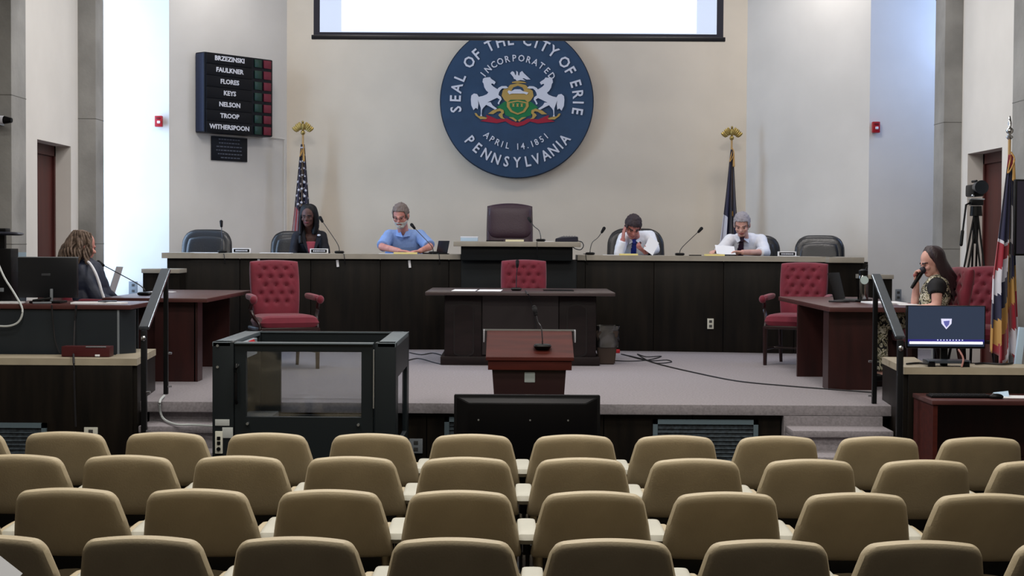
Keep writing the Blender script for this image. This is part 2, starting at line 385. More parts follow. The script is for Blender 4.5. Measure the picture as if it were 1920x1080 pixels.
# raised centre desk
c0, c1 = at(864, 470, 16.72).x, at(1074, 470, 16.72).x
obj('centre_box', bx(c0, c1, 16.76, 17.3, ZC-.06, 1.75, bev=.004), mat('black_green_panel', (20, 24, 26), .5, spec=.2), da)
obj('centre_panel', bx(c0, c1+.05, 16.88, 16.97, ST, ZC-.06, bev=.004), mat('black_green_panel', (20, 24, 26), .5, spec=.2), da)
obj('centre_countertop', bx(at(850, 458, 16.68).x, at(1089, 458, 16.68).x, 16.66, 17.4, 1.745, 1.80, bev=.006), CTOP, da)
obj('toe_kick', ctop(-3.7, 3.75, -.012, .0, ST, ST+.06, 14, BLK, da).data.copy(), BLK, da) if False else None
# low side blocks
for lab, p0, p1, yt in (('low walnut block with beige cap at the left end of the dais', 264, 336, 504), ('low walnut block with beige cap at the right end of the dais', 1617, 1677, 515)):
    a = at(p0, yt, 16.1); c = at(p1, yt, 16.1)
    t = thing('side_block', lab, 'partition', ((a.x+c.x)/2, 16.3, ST)); h = a.z-ST; w2 = (c.x-a.x)/2
    obj('body', bx(-w2+.01, w2-.01, -.15, .15, 0, h-.045), WOOD, t); obj('cap', bx(-w2, w2, -.18, .18, h-.045, h, bev=.004), CTOP, t)
# platform people sit on
struct('floor', bx(-3.6, 3.7, 17.05, 18.99, ST, .95), CARP)['label'] = 'raised platform floor behind the dais'

# ---------------------------------------------------------------- wall things
# projection screen
Ys = 16.0
sl = at(588, 72, Ys); sr = at(1356, 75, Ys)
t = thing('projection_screen', 'large pull-down projection screen with black border hanging above the seal', 'screen', ((sl.x+sr.x)/2, Ys, sl.z))
w2 = (sr.x-sl.x)/2; zb = 0
obj('bottom_bar', bx(-w2-.02, w2+.02, -.025, .025, -.01, .035, bev=.006), mat('screen_bar_black', (10, 12, 20), .35), t)
obj('border', bx(-w2, w2, -.004, .004, .03, 1.65), mat('screen_border_navy', (22, 24, 40), .7), t)
obj('screen_fabric', bx(-w2+.065, w2-.07, -.008, -.003, .065, 1.60), SCRB, t)
obj('projected_slide', bx(-w2+.065+S(41, Ys), w2-.07-S(38, Ys), -.012, -.007, .075, 1.60), SCRN, t)
obj('housing', bx(-w2-.1, w2+.1, -.06, .06, 1.5, 1.6, bev=.01), WHT, t)
# seal
sc_ = at(969, 190, 18.93); SRr = S(142, 18.93)
t = thing('city_seal', 'large round blue city seal with white lettering on the back wall', 'seal', (sc_.x, 18.95, sc_.z))
b = NB(); cyl(b, (0, -.04, 0), (0, .05, 0), SRr, seg=96); obj('seal_disc', b, SEALB, t)
b = NB(); cyl(b, (0, -.032, 0), (0, .05, 0), SRr*1.012, seg=96); obj('rim', b, SEALR, t)
def arc_text(chars, angs, rad, size, flip=False, bold=.0, sx=.9):
    for ch, a in zip(chars, angs):
        if ch == ' ': continue
        tb = text_bm(ch, size, .008, bold); b = NB()
        a = R(a)
        if not flip: M = Matrix.Translation((rad*math.sin(a), -.046, rad*math.cos(a))) @ Matrix.Rotation(a, 4, 'Y') @ UP
        else: M = Matrix.Translation((rad*math.sin(a), -.046, -rad*math.cos(a))) @ Matrix.Rotation(-a, 4, 'Y') @ UP
        merge(b, tb, M @ Matrix.Diagonal((sx, 1, 1, 1))); obj('letter', b, WHT, t, smooth=False)
arc = lambda n, a0, a1: [a0+(a1-a0)*i/(n-1) for i in range(n)]
arc_text('SEALOFTHECITYOFERIE', [-98, -88, -78, -68, -51, -41, -26.5, -16, -6.5, 9.5, 18.5, 26.5, 36, 50.5, 60, 73, 83, 91, 99], SRr*.80, SRr*.20, bold=.0035)
arc_text('INCORPORATED', arc(12, -52, 54), SRr*.56, SRr*.120, bold=.0018)
arc_text(['A', 'P', 'R', 'I', 'L', '1', '4', '.', '1', '8', '5', '1'], [-41, -33, -25, -18.5, -11.5, 1.5, 8, 14, 20, 26, 33.5, 40.5], SRr*.60, SRr*.115, True, bold=.0014)
arc_text('PENNSYLVANIA', [-50.2, -40.1, -29.8, -19.4, -9.5, .6, 10.5, 19, 28.5, 37.3, 44.8, 51.8], SRr*.81, SRr*.19, True, bold=.0035, sx=.82)
def em(pts, name, m, lay, mirror=False):
    b = NB()
    def q(mir): return [(((2*918-x if mir else x)/8.309+860-969)/142*SRr, -((y/8.309+120-190)/142*SRr)) for x, y in pts]
    prism(b, q(False), -.04-.0035*lay, -.038)
    if mirror: return [obj(name, b, m, t, smooth=False), obj(name, prism(NB(), q(True), -.04-.0035*lay, -.038), m, t, smooth=False)]
    return obj(name, b, m, t, smooth=False)
em([(590, 680), (700, 600), (830, 545), (1020, 545), (1140, 600), (1240, 680), (1150, 720), (1130, 800), (990, 840), (920, 880), (850, 840), (730, 800), (700, 720)], 'green_field', GRN, 1)
em([(430, 795), (480, 812), (600, 862), (760, 850), (830, 890), (920, 915), (1010, 890), (1080, 850), (1240, 862), (1356, 812), (1406, 795), (1390, 850), (1500, 892), (1240, 925), (1110, 895), (1020, 950), (920, 975), (820, 950), (730, 895), (600, 925), (340, 892), (446, 850)], 'ribbon', REDP, 2)
em([(460, 780), (540, 722), (640, 695), (700, 720), (708, 765), (685, 790), (690, 830), (725, 860), (665, 850), (620, 800), (640, 775), (668, 760), (650, 735), (600, 745), (540, 785)], 'scroll', GOLDP, 3, True)
em([(250, 770), (280, 770), (312, 815), (360, 818), (450, 842), (430, 862), (340, 862), (270, 810)], 'scroll_foot', GOLDP, 3, True)
em([(780, 828), (850, 832), (912, 880), (890, 900), (850, 866)], 'curl', GOLDP, 3, True)
em([(760, 380), (800, 330), (920, 305), (1040, 330), (1080, 370), (1150, 420), (1165, 500), (1120, 570), (1075, 600), (1030, 560), (806, 560), (760, 600), (715, 570), (670, 500), (686, 420), (710, 390)], 'cartouche', GOLDP, 2)
em([(820, 420), (850, 370), (920, 345), (990, 370), (1020, 420)], 'cartouche_sky', SEALB, 3)
em([(760, 440), (780, 415), (820, 430), (870, 400), (960, 400), (1000, 430), (1050, 440), (1085, 450), (1060, 480), (1020, 465), (830, 465), (790, 478)], 'ship', WHT, 4)
em([(750, 600), (918, 570), (1086, 600), (1090, 660), (1030, 750), (920, 792), (810, 750), (752, 670)], 'shield', GOLDP, 3)
em([(795, 615), (918, 590), (1042, 615), (1045, 660), (1000, 730), (920, 765), (840, 730), (795, 665)], 'shield_field', GRN, 4)
for k in (830, 895, 960): em([(k, 620), (k+45, 620), (k+32, 640), (k+42, 668), (k+3, 668), (k+14, 640)], 'sheaf', GOLDP, 5)
em([(830, 285), (905, 268), (1020, 280), (1060, 302), (830, 302)], 'wreath', GOLDP, 2)
em([(800, 150), (830, 120), (860, 132), (880, 182), (890, 180), (895, 140), (890, 112), (920, 130), (925, 180), (940, 190), (950, 140), (985, 115), (1012, 150), (1115, 245), (1060, 248), (1010, 225), (990, 232), (1040, 265), (960, 255), (905, 270), (880, 242), (860, 240), (850, 210)], 'eagle', WHT, 3)
em([(380, 240), (410, 222), (490, 215), (505, 240), (550, 270), (575, 290), (555, 328), (520, 310), (505, 325), (540, 360), (580, 385), (605, 400), (625, 375), (670, 352), (740, 350), (772, 377), (735, 388), (680, 386), (650, 412), (628, 450), (620, 490), (660, 520), (670, 555), (640, 600), (630, 635), (608, 620), (622, 590), (640, 556), (600, 532), (560, 550), (500, 580), (450, 602), (500, 602), (530, 650), (600, 700), (570, 715), (480, 665), (430, 642), (385, 690), (366, 720), (360, 790), (370, 815), (340, 818), (350, 780), (348, 690), (315, 600), (302, 565), (310, 630), (300, 710), (270, 690), (235, 725), (200, 650), (193, 560), (200, 500), (240, 468), (290, 478), (315, 520), (380, 505), (440, 480), (465, 450), (430, 420), (400, 370), (388, 310), (372, 290)], 'horse', WHT, 5, True)

# voting board on the left angled wall
A = Vector((-3.93, 17.6, 0)); B = Vector((-2.79, 19, 0)); ddir = (B-A).normalized(); ang = math.atan2(ddir.y, ddir.x)
def on_facet(px, py, a=A, b=B, off=0):
    d = CR @ Vector(((px-960)/F, (540-py)/F, -1)); n = Vector((-(b-a).y, (b-a).x, 0)).normalized()
    if n.y > 0: n = -n
    a2 = a+n*off; o = Vector((0, 0, CAMZ)); s = (a2-o).dot(n)/d.dot(n); return o+d*s
BT = .17
pL = on_facet(384, 175, off=BT); pR = on_facet(512, 183, off=BT); bw = (pR-pL).xy.length
zt_ = (on_facet(384, 99, off=BT).z+on_facet(512, 110, off=BT).z)/2; zb_ = (on_facet(384, 251, off=BT).z+on_facet(512, 254, off=BT).z)/2; bh = zt_-zb_
mid = (pL+pR)/2
t = thing('voting_board', 'black voting tally board with seven names and green and red lamps', 'board', (mid.x, mid.y, zb_), ang)
obj('board_body', box(NB(), (0, BT/2+.003, bh/2), (bw, BT-.006, bh), .015), BORD, t)
obj('board_side', box(NB(), (-bw/2-.002, BT/2, bh/2), (.006, BT-.03, bh-.03), .002), BORDS, t)
nm = ['BRZEZINSKI', 'FAULKNER', 'FLORES', 'KEYS', 'NELSON', 'TROOP', 'WITHERSPOON']
for i, s in enumerate(nm):
    zc = bh*(1-(i+.5)/7)
    pl = obj('name_strip', box(NB(), (-.15*bw, -.001, zc), (bw*.66, .01, bh/7-.008), .002), mat('name_strip_black', (8, 9, 15), .55, spec=.2), t)
    tb = text_bm(s, bh/7*.56, .003, .0024, spacing=1.0); q = NB()
    merge(q, tb, Matrix.Translation((-.15*bw, -.008, zc+.005)) @ UP @ Matrix.Diagonal((1.14, 1, 1, 1))); obj('name', q, WHT, pl)
    obj('green_lamp', box(NB(), (.27*bw, -.002, zc), (.105*bw, .012, bh/7*.72), .004), LGRN, t)
    obj('red_lamp', box(NB(), (.41*bw, -.002, zc), (.11*bw, .012, bh/7*.72), .004), LRED, t)
# plaque under it
p0 = on_facet(397, 279, off=.02); p1 = on_facet(464, 279, off=.02); pz0 = on_facet(430, 302, off=.02).z; pz1 = on_facet(430, 257, off=.02).z
m_ = (p0+p1)/2; pw = (p1-p0).xy.length; ph = pz1-pz0
t = thing('wall_plaque', 'small dark engraved plaque below the voting board', 'plaque', (m_.x, m_.y, pz0), ang)
obj('plate', box(NB(), (0, .008, ph/2), (pw, .016, ph), .004), BORD, t)
q = NB()
for i in range(6):
    L = pw*(.62, .6, .74, .76, .66, .5)[i]; x = -L/2; zc = ph*(1-(i+.75)/6.6)
    while x < L/2-.02:
        wl = random.uniform(.02, .05); box(q, (x+wl/2, -.001, zc), (wl, .003, .012)); x += wl+.012
obj('engraving', q, mat('engraving_grey', (92, 98, 112), .5), t)
# conduit from board to corner then down
q = NB(); a_ = on_facet(505, 257, off=.02); b_ = on_facet(534, 261, off=.02); e_ = on_facet(533, 480, off=.02)
tube(q, [a_, b_], .008, smooth=False); tube(q, [b_, Vector((b_.x, b_.y, 1.3))], .008, smooth=False)
tag(obj('wall_conduit', q, WALLW), 'thin cream conduit running from the voting board down the wall corner', 'conduit')
# fire alarms
for lab, px, py, Y in (('red fire alarm box on the bright left wall', 299, 228, 17.58), ('red fire alarm box on the right wall', 1641, 239, 17.48)):
    p = at(px, py, Y); t = thing('fire_alarm', lab, 'fire alarm', (p.x, p.y, p.z), 0, 'wall fire alarms')
    obj('housing', box(NB(), (0, -.03, 0), (.085, .06, .125), .008), ALARM, t); obj('strobe_lens', box(NB(), (.005, -.062, -.01), (.035, .02, .03), .006), WHT, t)
    obj('label_plate', box(NB(), (0, -.062, .035), (.05, .006, .02), .002), mat('alarm_dark', (110, 14, 24), .4), t)
# outlets
def outlet(px, py, Y, label, wd=.07, hg=.115, m=OUTL):
    p = at(px, py, Y); t = thing('wall_outlet', label, 'outlet', p)
    obj('cover_plate', box(NB(), (0, -.006, 0), (wd, .012, hg), .004), m, t)
    for s in (-1, 1): obj('socket', box(NB(), (0 if wd < hg else s*wd*.22, -.013, s*hg*.22 if wd < hg else 0), (.032, .004, .028), .001), mat('socket_dark', (60, 60, 60), .5), t)
outlet(1332, 607, dY(2.2)-.005, 'ivory outlet plate on the front of the dais')
outlet(171, 815, 11.165, 'ivory outlet plate on the left low wall', .1, .11)
outlet(780, 836, 11.41, 'grey outlet plate on the stage front beside the lift', .10, .11, GREYP)
outlet(1684, 553, 17.42, 'grey wall outlet on the right window bay wall', .07, .13, GREYP)
outlet(250, 540, 17.52, 'grey wall outlet on the bright left window bay wall', .10, .15, GREYP)
# vents
def vent(label, x0, x1, y0, y1, Y):
    a = at(x0, y1, Y); c = at(x1, y0, Y); w_, h_ = c.x-a.x, c.z-a.z
    t = thing('vent_grille', label, 'vent', ((a.x+c.x)/2, Y, a.z)); f = NB(); r = .035
    box(f, (0, -.01, r/2), (w_, .025, r)); box(f, (0, -.01, h_-r/2), (w_, .025, r)); box(f, (-w_/2+r/2, -.01, h_/2), (r, .025, h_)); box(f, (w_/2-r/2, -.01, h_/2), (r, .025, h_))
    obj('frame', f, VENT, t); obj('mesh_backing', box(NB(), (0, 0, h_/2), (w_-.04, .01, h_-.04)), VENTD, t)
    k = int((h_-.08)/.03)
    for i in range(k): obj('slat', box(NB(), (0, -.008, .05+i*.03), (w_-.07, .014, .004), 0, (R(35), 0, 0)), VENTD, t)
vent('blue-grey vent grille in the left low wall', -30, 88, 793, 900, 11.165)
vent('blue-grey vent grille in the stage front, right of the television', 1223, 1421, 787, 905, 11.41)
vent('blue-grey vent grille in the stage front, mostly behind the television', 833, 905, 782, 900, 11.41)

# ---------------------------------------------------------------- auditorium chairs
def make_seat(label):
    t = thing('auditorium_chair', label, 'chair', (0, 0, 0), 0, 'tan auditorium chairs in rows')
    # backrest: y=0 at top rear, leans away (forward, +y) toward bottom
    def post(x, y, z): return (x, y+.075-(z*.42)+.35*x*x, z+.640-(.45*x*x if z > 0 else 0)*min(1, max(0, z)*8))
    b = NB(); cushion(b, .405, .305, .10, k=.06, N=26, wb=.520, post=post, e=9, rt=.045, rb=.03)
    obj('backrest', b, TAN, t)
    b = NB()
    def post2(x, y, z): return (x, .36+z, .40+y-.03*abs(x)*0)
    cushion(b, .46, .44, .12, k=.4, N=12, post=post2, e=6); obj('seat', b, TAN, t)
    for s in (-1, 1):
        b = NB(); cushion(b, .055, .36, .18, k=.5, N=10, post=lambda x, y, z: (s*.212+x, .34+z, .492+y-.12*(z)**2)); obj('side_bolster', b, TAN, t)
    b = NB(); cushion(b, .086, .36, .05, k=.15, N=10, rt=.02, rb=.02, post=lambda x, y, z: (-.265+x, .30+z, .572+y+.03*z), e=8); obj('armrest', b, PAD, t)
    b = NB(); box(b, (-.265, .32, .275), (.03, .10, .55), .004); box(b, (-.265, .32, .012), (.06, .30, .024), .004); obj('stanchion', b, BLKM, t)
    b = NB(); box(b, (0, .30, .30), (.53, .05, .05), .004); box(b, (0, .17, .46), (.40, .03, .09), .004); obj('crossbeam', b, BLKM, t)
    b = NB(); cyl(b, (-.25, .16, .42), (-.25, .16, .50), .008); cyl(b, (-.28, .16, .42), (-.28, .16, .50), .008); cyl(b, (-.265, .24, .43), (-.265, .24, .30), .010); obj('bracket', b, CHR, t)
    return t
rows = [(7.99, [-73, 118, 308, 501, 696, 887, 1079, 1270, 1463, 1655, 1849], 'front row nearest the stage', -.006),
        (7.13, [30, 236, 447, 659, 875, 1093, 1309, 1525, 1743, 1960], 'second row from the stage', .0),
        (6.17, [-130, 120, 367, 618, 864, 1118, 1367, 1614, 1862], 'third row from the stage', 0),
        (5.17, [-34, 262, 555, 851, 1150, 1447, 1742, 2035], 'nearest row at the bottom of the photo', 0)]
ordn = ['leftmost', 'second from left', 'third from left', 'fourth from left', 'fifth from left', 'sixth from left', 'seventh from left', 'eighth from left', 'ninth from left', 'tenth from left', 'rightmost']
seat0 = None
for Yr, cs, rl, _ in rows:
    for i, c in enumerate(cs):
        o_ = 'rightmost' if i == len(cs)-1 else ordn[i]
        lab = 'tan auditorium chair, %s in the %s' % (o_, rl)
        p = at(c, 453, Yr+.02); zz = {7.99: -.004, 7.13: -.012, 6.17: .006, 5.17: .004}[Yr]
        if seat0 is None: seat0 = make_seat(lab); seat0.location = (p.x, p.y, 0)
        else: dup(seat0, (p.x, p.y, 0), R(random.uniform(-.8, .8)), lab)
# paper sheet held at lower left
P_ = [at(-30, 1020, 4.7), at(24, 1068, 4.7), at(6, 1076, 4.75), at(-30, 1100, 4.75)]

# ---------------------------------------------------------------- burgundy tufted chairs
def make_red(label, loc, rz):
    t = thing('guest_armchair', label, 'chair', loc, rz, 'burgundy tufted guest armchairs')
    BW, BH = .50, .56
    btn = []
    for r in range(5):
        n = (3, 4, 3, 4, 3)[r]
        for i in range(n): btn.append(((i-(n-1)/2)*.105, .195-r*.078))
    def disp(x, z):
        X = x*BW/2; Z = z*BH/2; v = 0
        for bx_, bz_ in btn:
            d = math.hypot(X-bx_, Z-bz_); v += .028*math.exp(-(d/.019)**2)
        for sg in (-1, 1):
            q = ((X/.105)+sg*(Z/.156)); fr = abs(q-round(q-.0)-0); 
            q2 = abs((q+.25*0) % 1-.5); v += .006*max(0, 1-(.5-q2)/.08) if abs(X) < .20 and -.15 < Z < .24 else 0
        return v
    def post(x, y, z): return (x, y+.22+(z+.28)*.18, z+.73)
    b = NB(); cushion(b, BW, BH, .10, k=.22, N=44, wb=.46, post=post, e=8, disp=disp); obj('backrest', b, RED, t)
    for k, (bx_, bz_) in enumerate(btn):
        p = post(bx_, -.05+.024, bz_); obj('button', ell(NB(), p, (.010, .006, .010), u=8, v=6), mat('burgundy_button', (96, 14, 30), .6), t)
    b = NB(); cushion(b, .58, .52, .13, k=.18, N=18, wb=.52, post=lambda x, y, z: (x, -.02-z, .435+y*(1 if y < 0 else 1.1)), e=8); obj('seat', b, RED, t)
    obj('seat_rail', box(NB(), (0, -.02, .375), (.55, .50, .035), .01), LEG, t)
    for s in (-1, 1):
        b = NB(); cushion(b, .065, .36, .055, k=.6, N=10, post=lambda x, y, z: (s*(.295+.04*(-z)*1.2)+x, .02+z, .665+y-.10*z*0-.0*z+.05*z)); obj('armrest', b, RED, t)
        b = NB(); ell(b, (s*.32, -.155, .645), (.036, .036, .04)); obj('arm_end', b, RED, t)
        b = NB(); tube(b, [(s*.315, -.12, .64), (s*.325, -.06, .56), (s*.30, -.10, .48), (s*.275, -.20, .42), (s*.27, -.235, .36)], .018, 8); obj('arm_support', b, LEG, t)
        b = NB(); cyl(b, (s*.27, -.24, 0), (s*.27, -.24, .38), .018, .026, 8); obj('leg', b, LEG, t)
        b = NB(); cyl(b, (s*.22, .27, 0), (s*.22, .20, .40), .016, .024, 8); obj('leg', b, LEG, t)
        b = NB(); cyl(b, (s*.26, -.24, .16), (s*.22, .25, .16), .012); obj('stretcher', b, LEG, t)
    b = NB(); cyl(b, (-.24, 0, .16), (.24, 0, .16), .012); obj('stretcher', b, LEG, t)
    return t
r0 = make_red('burgundy tufted armchair standing between the left table and the dais', (0, 0, 0), 0)
pL_ = at(524, 540, 14.45); r0.location = (pL_.x+.03, 14.45, ST); r0.rotation_euler = (0, 0, R(24))
pc = at(982, 520, 16.15); dup(r0, (pc.x, 15.95, ST), 0, 'burgundy tufted armchair behind the dark desk at centre')
pr = at(1500, 560, 15.2); dup(r0, (pr.x-.02, 15.2, ST), R(-22), 'burgundy tufted armchair left of the right-hand table')
pw_ = at(1734, 580, 12.9); dup(r0, (pw_.x, 12.92, ST), R(-82), 'burgundy armchair on which the woman with the handheld microphone sits')
pw2 = at(1833, 580, 13.3); dup(r0, (pw2.x, 13.3, ST), R(-40), 'empty burgundy armchair beside the camera tripod at right')
pw3 = at(172, 600, 13.2); dup(r0, (pw3.x, 13.25, ST), R(118), 'burgundy armchair under the woman in the dark striped jacket')

# ---------------------------------------------------------------- office chairs on the dais
def make_office(name, label, px, ptop, w_, Y, m, high=False, rz=0, cat='chair', hgt=None, grp=None):
    p = at(px, ptop, Y); t = thing(name, label, cat, (p.x, Y, .95), rz, grp); top = p.z-.95; h = hgt or .62
    RT = dict(rt=w_*.27, rb=w_*.2)
    if high:
        b = NB(); cushion(b, w_, h, .12, k=.16, N=24, wb=w_*.98, e=9, post=lambda x, y, z: (x, y+.10*(z/h), top-h/2+z-.25*x*x), disp=lambda x, z: .02*math.exp(-((z+.1+.25*(1-x*x)*.5)/.05)**2)*(1-x*x)); obj('backrest', b, m, t)
        b = NB(); cushion(b, w_*.94, h*.46, .10, k=.12, rt=.06, rb=.12, N=20, e=4, post=lambda x, y, z: (x, y-.040+.10*((z+h*.25)/h), top-h*.25+z-.2*x*x)); obj('head_cushion', b, m, t)
        b = NB(); cushion(b, w_*.94, h*.5, .08, k=.1, rt=.02, rb=.06, N=16, e=4, post=lambda x, y, z: (x, y-.025, top-h*.74+z-.15*x*x)); obj('back_cushion', b, m, t)
    else:
        b = NB(); cushion(b, w_*.97, h, .12, k=.12, N=26, wb=w_*1.02, e=6, **RT, post=lambda x, y, z: (x, y+.10*(z/h)-.25*x*x, top-h/2+z)); obj('backrest', b, m, t)
        b = NB(); cushion(b, w_*.78, h*.66, .05, k=.5, N=14, e=4, post=lambda x, y, z: (x, y-.05-.25*x*x+.09*((z+h*.04)/h), top-h*.46+z)); obj('back_cushion', b, m, t)
    b = NB(); cushion(b, .52, .5, .12, k=.4, N=12, post=lambda x, y, z: (x, -.28+z, .45+y)); obj('seat', b, m, t)
    for s in (-1, 1):
        b = NB(); tube(b, [(s*.25, -.1, .42), (s*.29, -.12, .45), (s*.29, -.14, .60)], .014); box(b, (s*.29, -.2, .615), (.05, .26, .03), .012); obj('armrest', b, BLK, t)
    b = NB(); cyl(b, (0, -.25, .08), (0, -.25, .40), .028)
    for k in range(5): a = k*2*PI/5; box(b, (.14*math.sin(a), -.25+.14*math.cos(a), .07), (.04, .28, .03), .008, (0, 0, -a))
    box(b, (0, 0, .44), (.09, .12, .3), .02)
    obj('pedestal', b, BLK, t)
    for k in range(5): a = k*2*PI/5; obj('caster', ell(NB(), (.27*math.sin(a), -.25+.27*math.cos(a), .03), .03, u=10, v=6), BLK, t)
    return t
g_ = 'black leather chairs along the dais'
make_office('office_chair', 'empty black leather chair at the left end of the dais', 388, 430, S(95, 17.4), 17.32, LEA, grp=g_, hgt=.58)
make_office('office_chair', 'black leather chair behind the woman in the navy blazer', 552, 433, S(90, 18.2), 18.2, LEA, grp=g_, hgt=.58)
make_office('office_chair', 'black leather chair behind the man with the blue tie', 1192, 428, S(108, 18.25), 18.25, LEA, grp=g_, hgt=.62)
make_office('office_chair', 'black leather chair behind the man with the dark tie', 1419, 441, S(90, 18.2), 18.2, LEA, grp=g_, hgt=.58)
make_office('office_chair', 'empty black leather chair at the right end of the dais', 1537, 441, S(93, 17.5), 17.40, LEA, rz=R(-14), grp=g_, hgt=.58)
make_office('executive_chair', 'tall maroon leather executive chair behind the raised centre desk', 956, 381, S(88, 17.9), 17.9, MAR, True, hgt=.86)

# ---------------------------------------------------------------- people
def union(bm, voxel=.007, sm=3):
    me = bpy.data.meshes.new('u'); bm.to_mesh(me); bm.free(); o = bpy.data.objects.new('u', me); COL.objects.link(o)
    r = o.modifiers.new('r', 'REMESH'); r.mode = 'VOXEL'; r.voxel_size = voxel
    s = o.modifiers.new('s', 'SMOOTH'); s.factor = .5; s.iterations = sm
    bpy.context.view_layer.update(); n = bpy.data.meshes.new_from_object(o.evaluated_get(bpy.context.evaluated_depsgraph_get()))
    bpy.data.objects.remove(o); bpy.data.meshes.remove(me); return n
def carve(me, pred, off, name, m, parent, rough=0, flow=0):
    """a thin shell lifted off a body mesh where pred(point, normal) holds"""
    src = NB(); src.from_mesh(me); src.normal_update(); b = NB(); vm = {}
    for f in src.faces:
        c = f.calc_center_median()
        if pred(c, f.normal):
            vs = []
            for v in f.verts:
                if v.index not in vm:
                    o_ = off*(1+rough*noise.noise(v.co*45)) + (flow*noise.noise(Vector((v.co.x*60, v.co.y*60, v.co.z*18))) if flow else 0)
                    vm[v.index] = b.verts.new(v.co+v.normal*o_)
                vs.append(vm[v.index])
            try: b.faces.new(vs)
            except ValueError: pass
    src.free(); bmesh.ops.recalc_face_normals(b, faces=b.faces)
    o = obj(name, b, m, parent, True)
    s = o.modifiers.new('thickness', 'SOLIDIFY'); s.thickness = max(off*.9, .003); s.offset = -1
    return o
def skin(name, c, c2): return mat(name, c, .55, c2=c2, vscale=14, spec=.35)
def head_bm(b, C, Rm, s=1.0, jaw=1.0):
    """C = head centre, Rm = head frame (x right of picture, -y face forward, z up)"""
    def P(x, y, z): return C+Rm @ Vector((x, y, z))*s
    ell(b, P(0, .012, .028), (.077*s, .095*s, .092*s), Rm, 24, 16)        # skull
    ell(b, P(0, -.012, -.035), (.064*s*jaw, .075*s, .078*s), Rm, 20, 12)    # face
    ell(b, P(0, -.045, -.088), (.036*s*jaw, .036*s, .028*s), Rm)            # chin
    ell(b, P(0, -.078, .010), (.046*s, .016*s, .012*s), Rm)                 # brow
    ell(b, P(0, -.094, -.030), (.014*s, .018*s, .013*s), Rm); capsule(b, P(0, -.078, .004), P(0, -.096, -.026), .009*s, .012*s)   # nose
    ell(b, P(0, -.080, -.058), (.024*s, .012*s, .007*s), Rm); ell(b, P(0, -.078, -.068), (.020*s, .011*s, .007*s), Rm)            # lips
    for sx in (-1, 1):
        ell(b, P(sx*.040, -.062, -.028), (.022*s, .020*s, .020*s), Rm)      # cheek
        ell(b, P(sx*.078, .012, -.012), (.010*s, .020*s, .032*s), Rm)       # ear
def hand_bm(b, W, D, N, s=1.0, curl=.5, mirror=1, spread=.12):
    """W wrist, D direction to the knuckles, N palm normal (towards the palm)"""
    D = D.normalized(); N = (N-D*N.dot(D)).normalized(); X = D.cross(N)*mirror
    K = W+D*.085*s
    for f in (-.026, -.009, .009, .026): capsule(b, W+D*.012*s+X*f*.6*s, K+X*f*s, .014*s, .0115*s, 8)
    for i, (o_, L) in enumerate(((-.030, .062), (-.010, .075), (.010, .080), (.029, .070))):
        p = K+X*o_*s; d = (D+X*o_*spread*30*.12).normalized(); c = curl
        for k, frac in enumerate((.45, .32, .23)):
            d2 = (d*math.cos(c*(k+.6))+N*math.sin(c*(k+.6))).normalized(); q = p+d2*L*frac*s
            capsule(b, p, q, (.0095-.0008*k)*s, (.0088-.0008*k)*s, 8); p = q
    T = W+D*.025*s+X*.030*s; d = (D*.6+X*.65+N*.3).normalized(); q = T+d*.042*s; capsule(b, T, q, .0135*s, .0105*s, 8)
    capsule(b, q, q+(D*.85+N*.5+X*.1).normalized()*.032*s, .0105*s, .0085*s, 8)
def limb(b, pts, rs, flat_end=False, seg=14):
    for i in range(len(pts)-1):
        last = i == len(pts)-2
        if last and flat_end: cyl(b, pts[i], pts[i+1], rs[i], rs[i+1], seg); ell(b, pts[i], rs[i], u=seg, v=8)
        else: capsule(b, pts[i], pts[i+1], rs[i], rs[i+1], seg)
def torso(b, Hh, Ch, Nk, shl, shr, s=1.0, g=0.0, belly=0.0, wide=1.0):
    """Hh hip, Ch chest, Nk neck base"""
    ax = (shr-shl).normalized(); up = (Nk-Hh).normalized(); fy = up.cross(ax).normalized(); M = Matrix((ax, fy, up)).transposed()
    ell(b, Hh+up*.03, ((.165*wide)*s+g, .125*s+g, .13*s+g), M)
    md = Hh.lerp(Ch, .5); ell(b, md-fy*belly*.4, ((.15*wide+belly*.5)*s+g, (.11+belly)*s+g, .17*s+g), M)
    ell(b, Ch, (.165*wide*s+g, .118*s+g, .17*s+g), M, 20, 14)
    capsule(b, shl+ax*.02, shr-ax*.02, .055*s+g, None, 14)
    capsule(b, Ch+up*.08-ax*.06, Nk, .095*s+g, .06*s+g, 14); capsule(b, Ch+up*.08+ax*.06, Nk, .095*s+g, .06*s+g, 14)
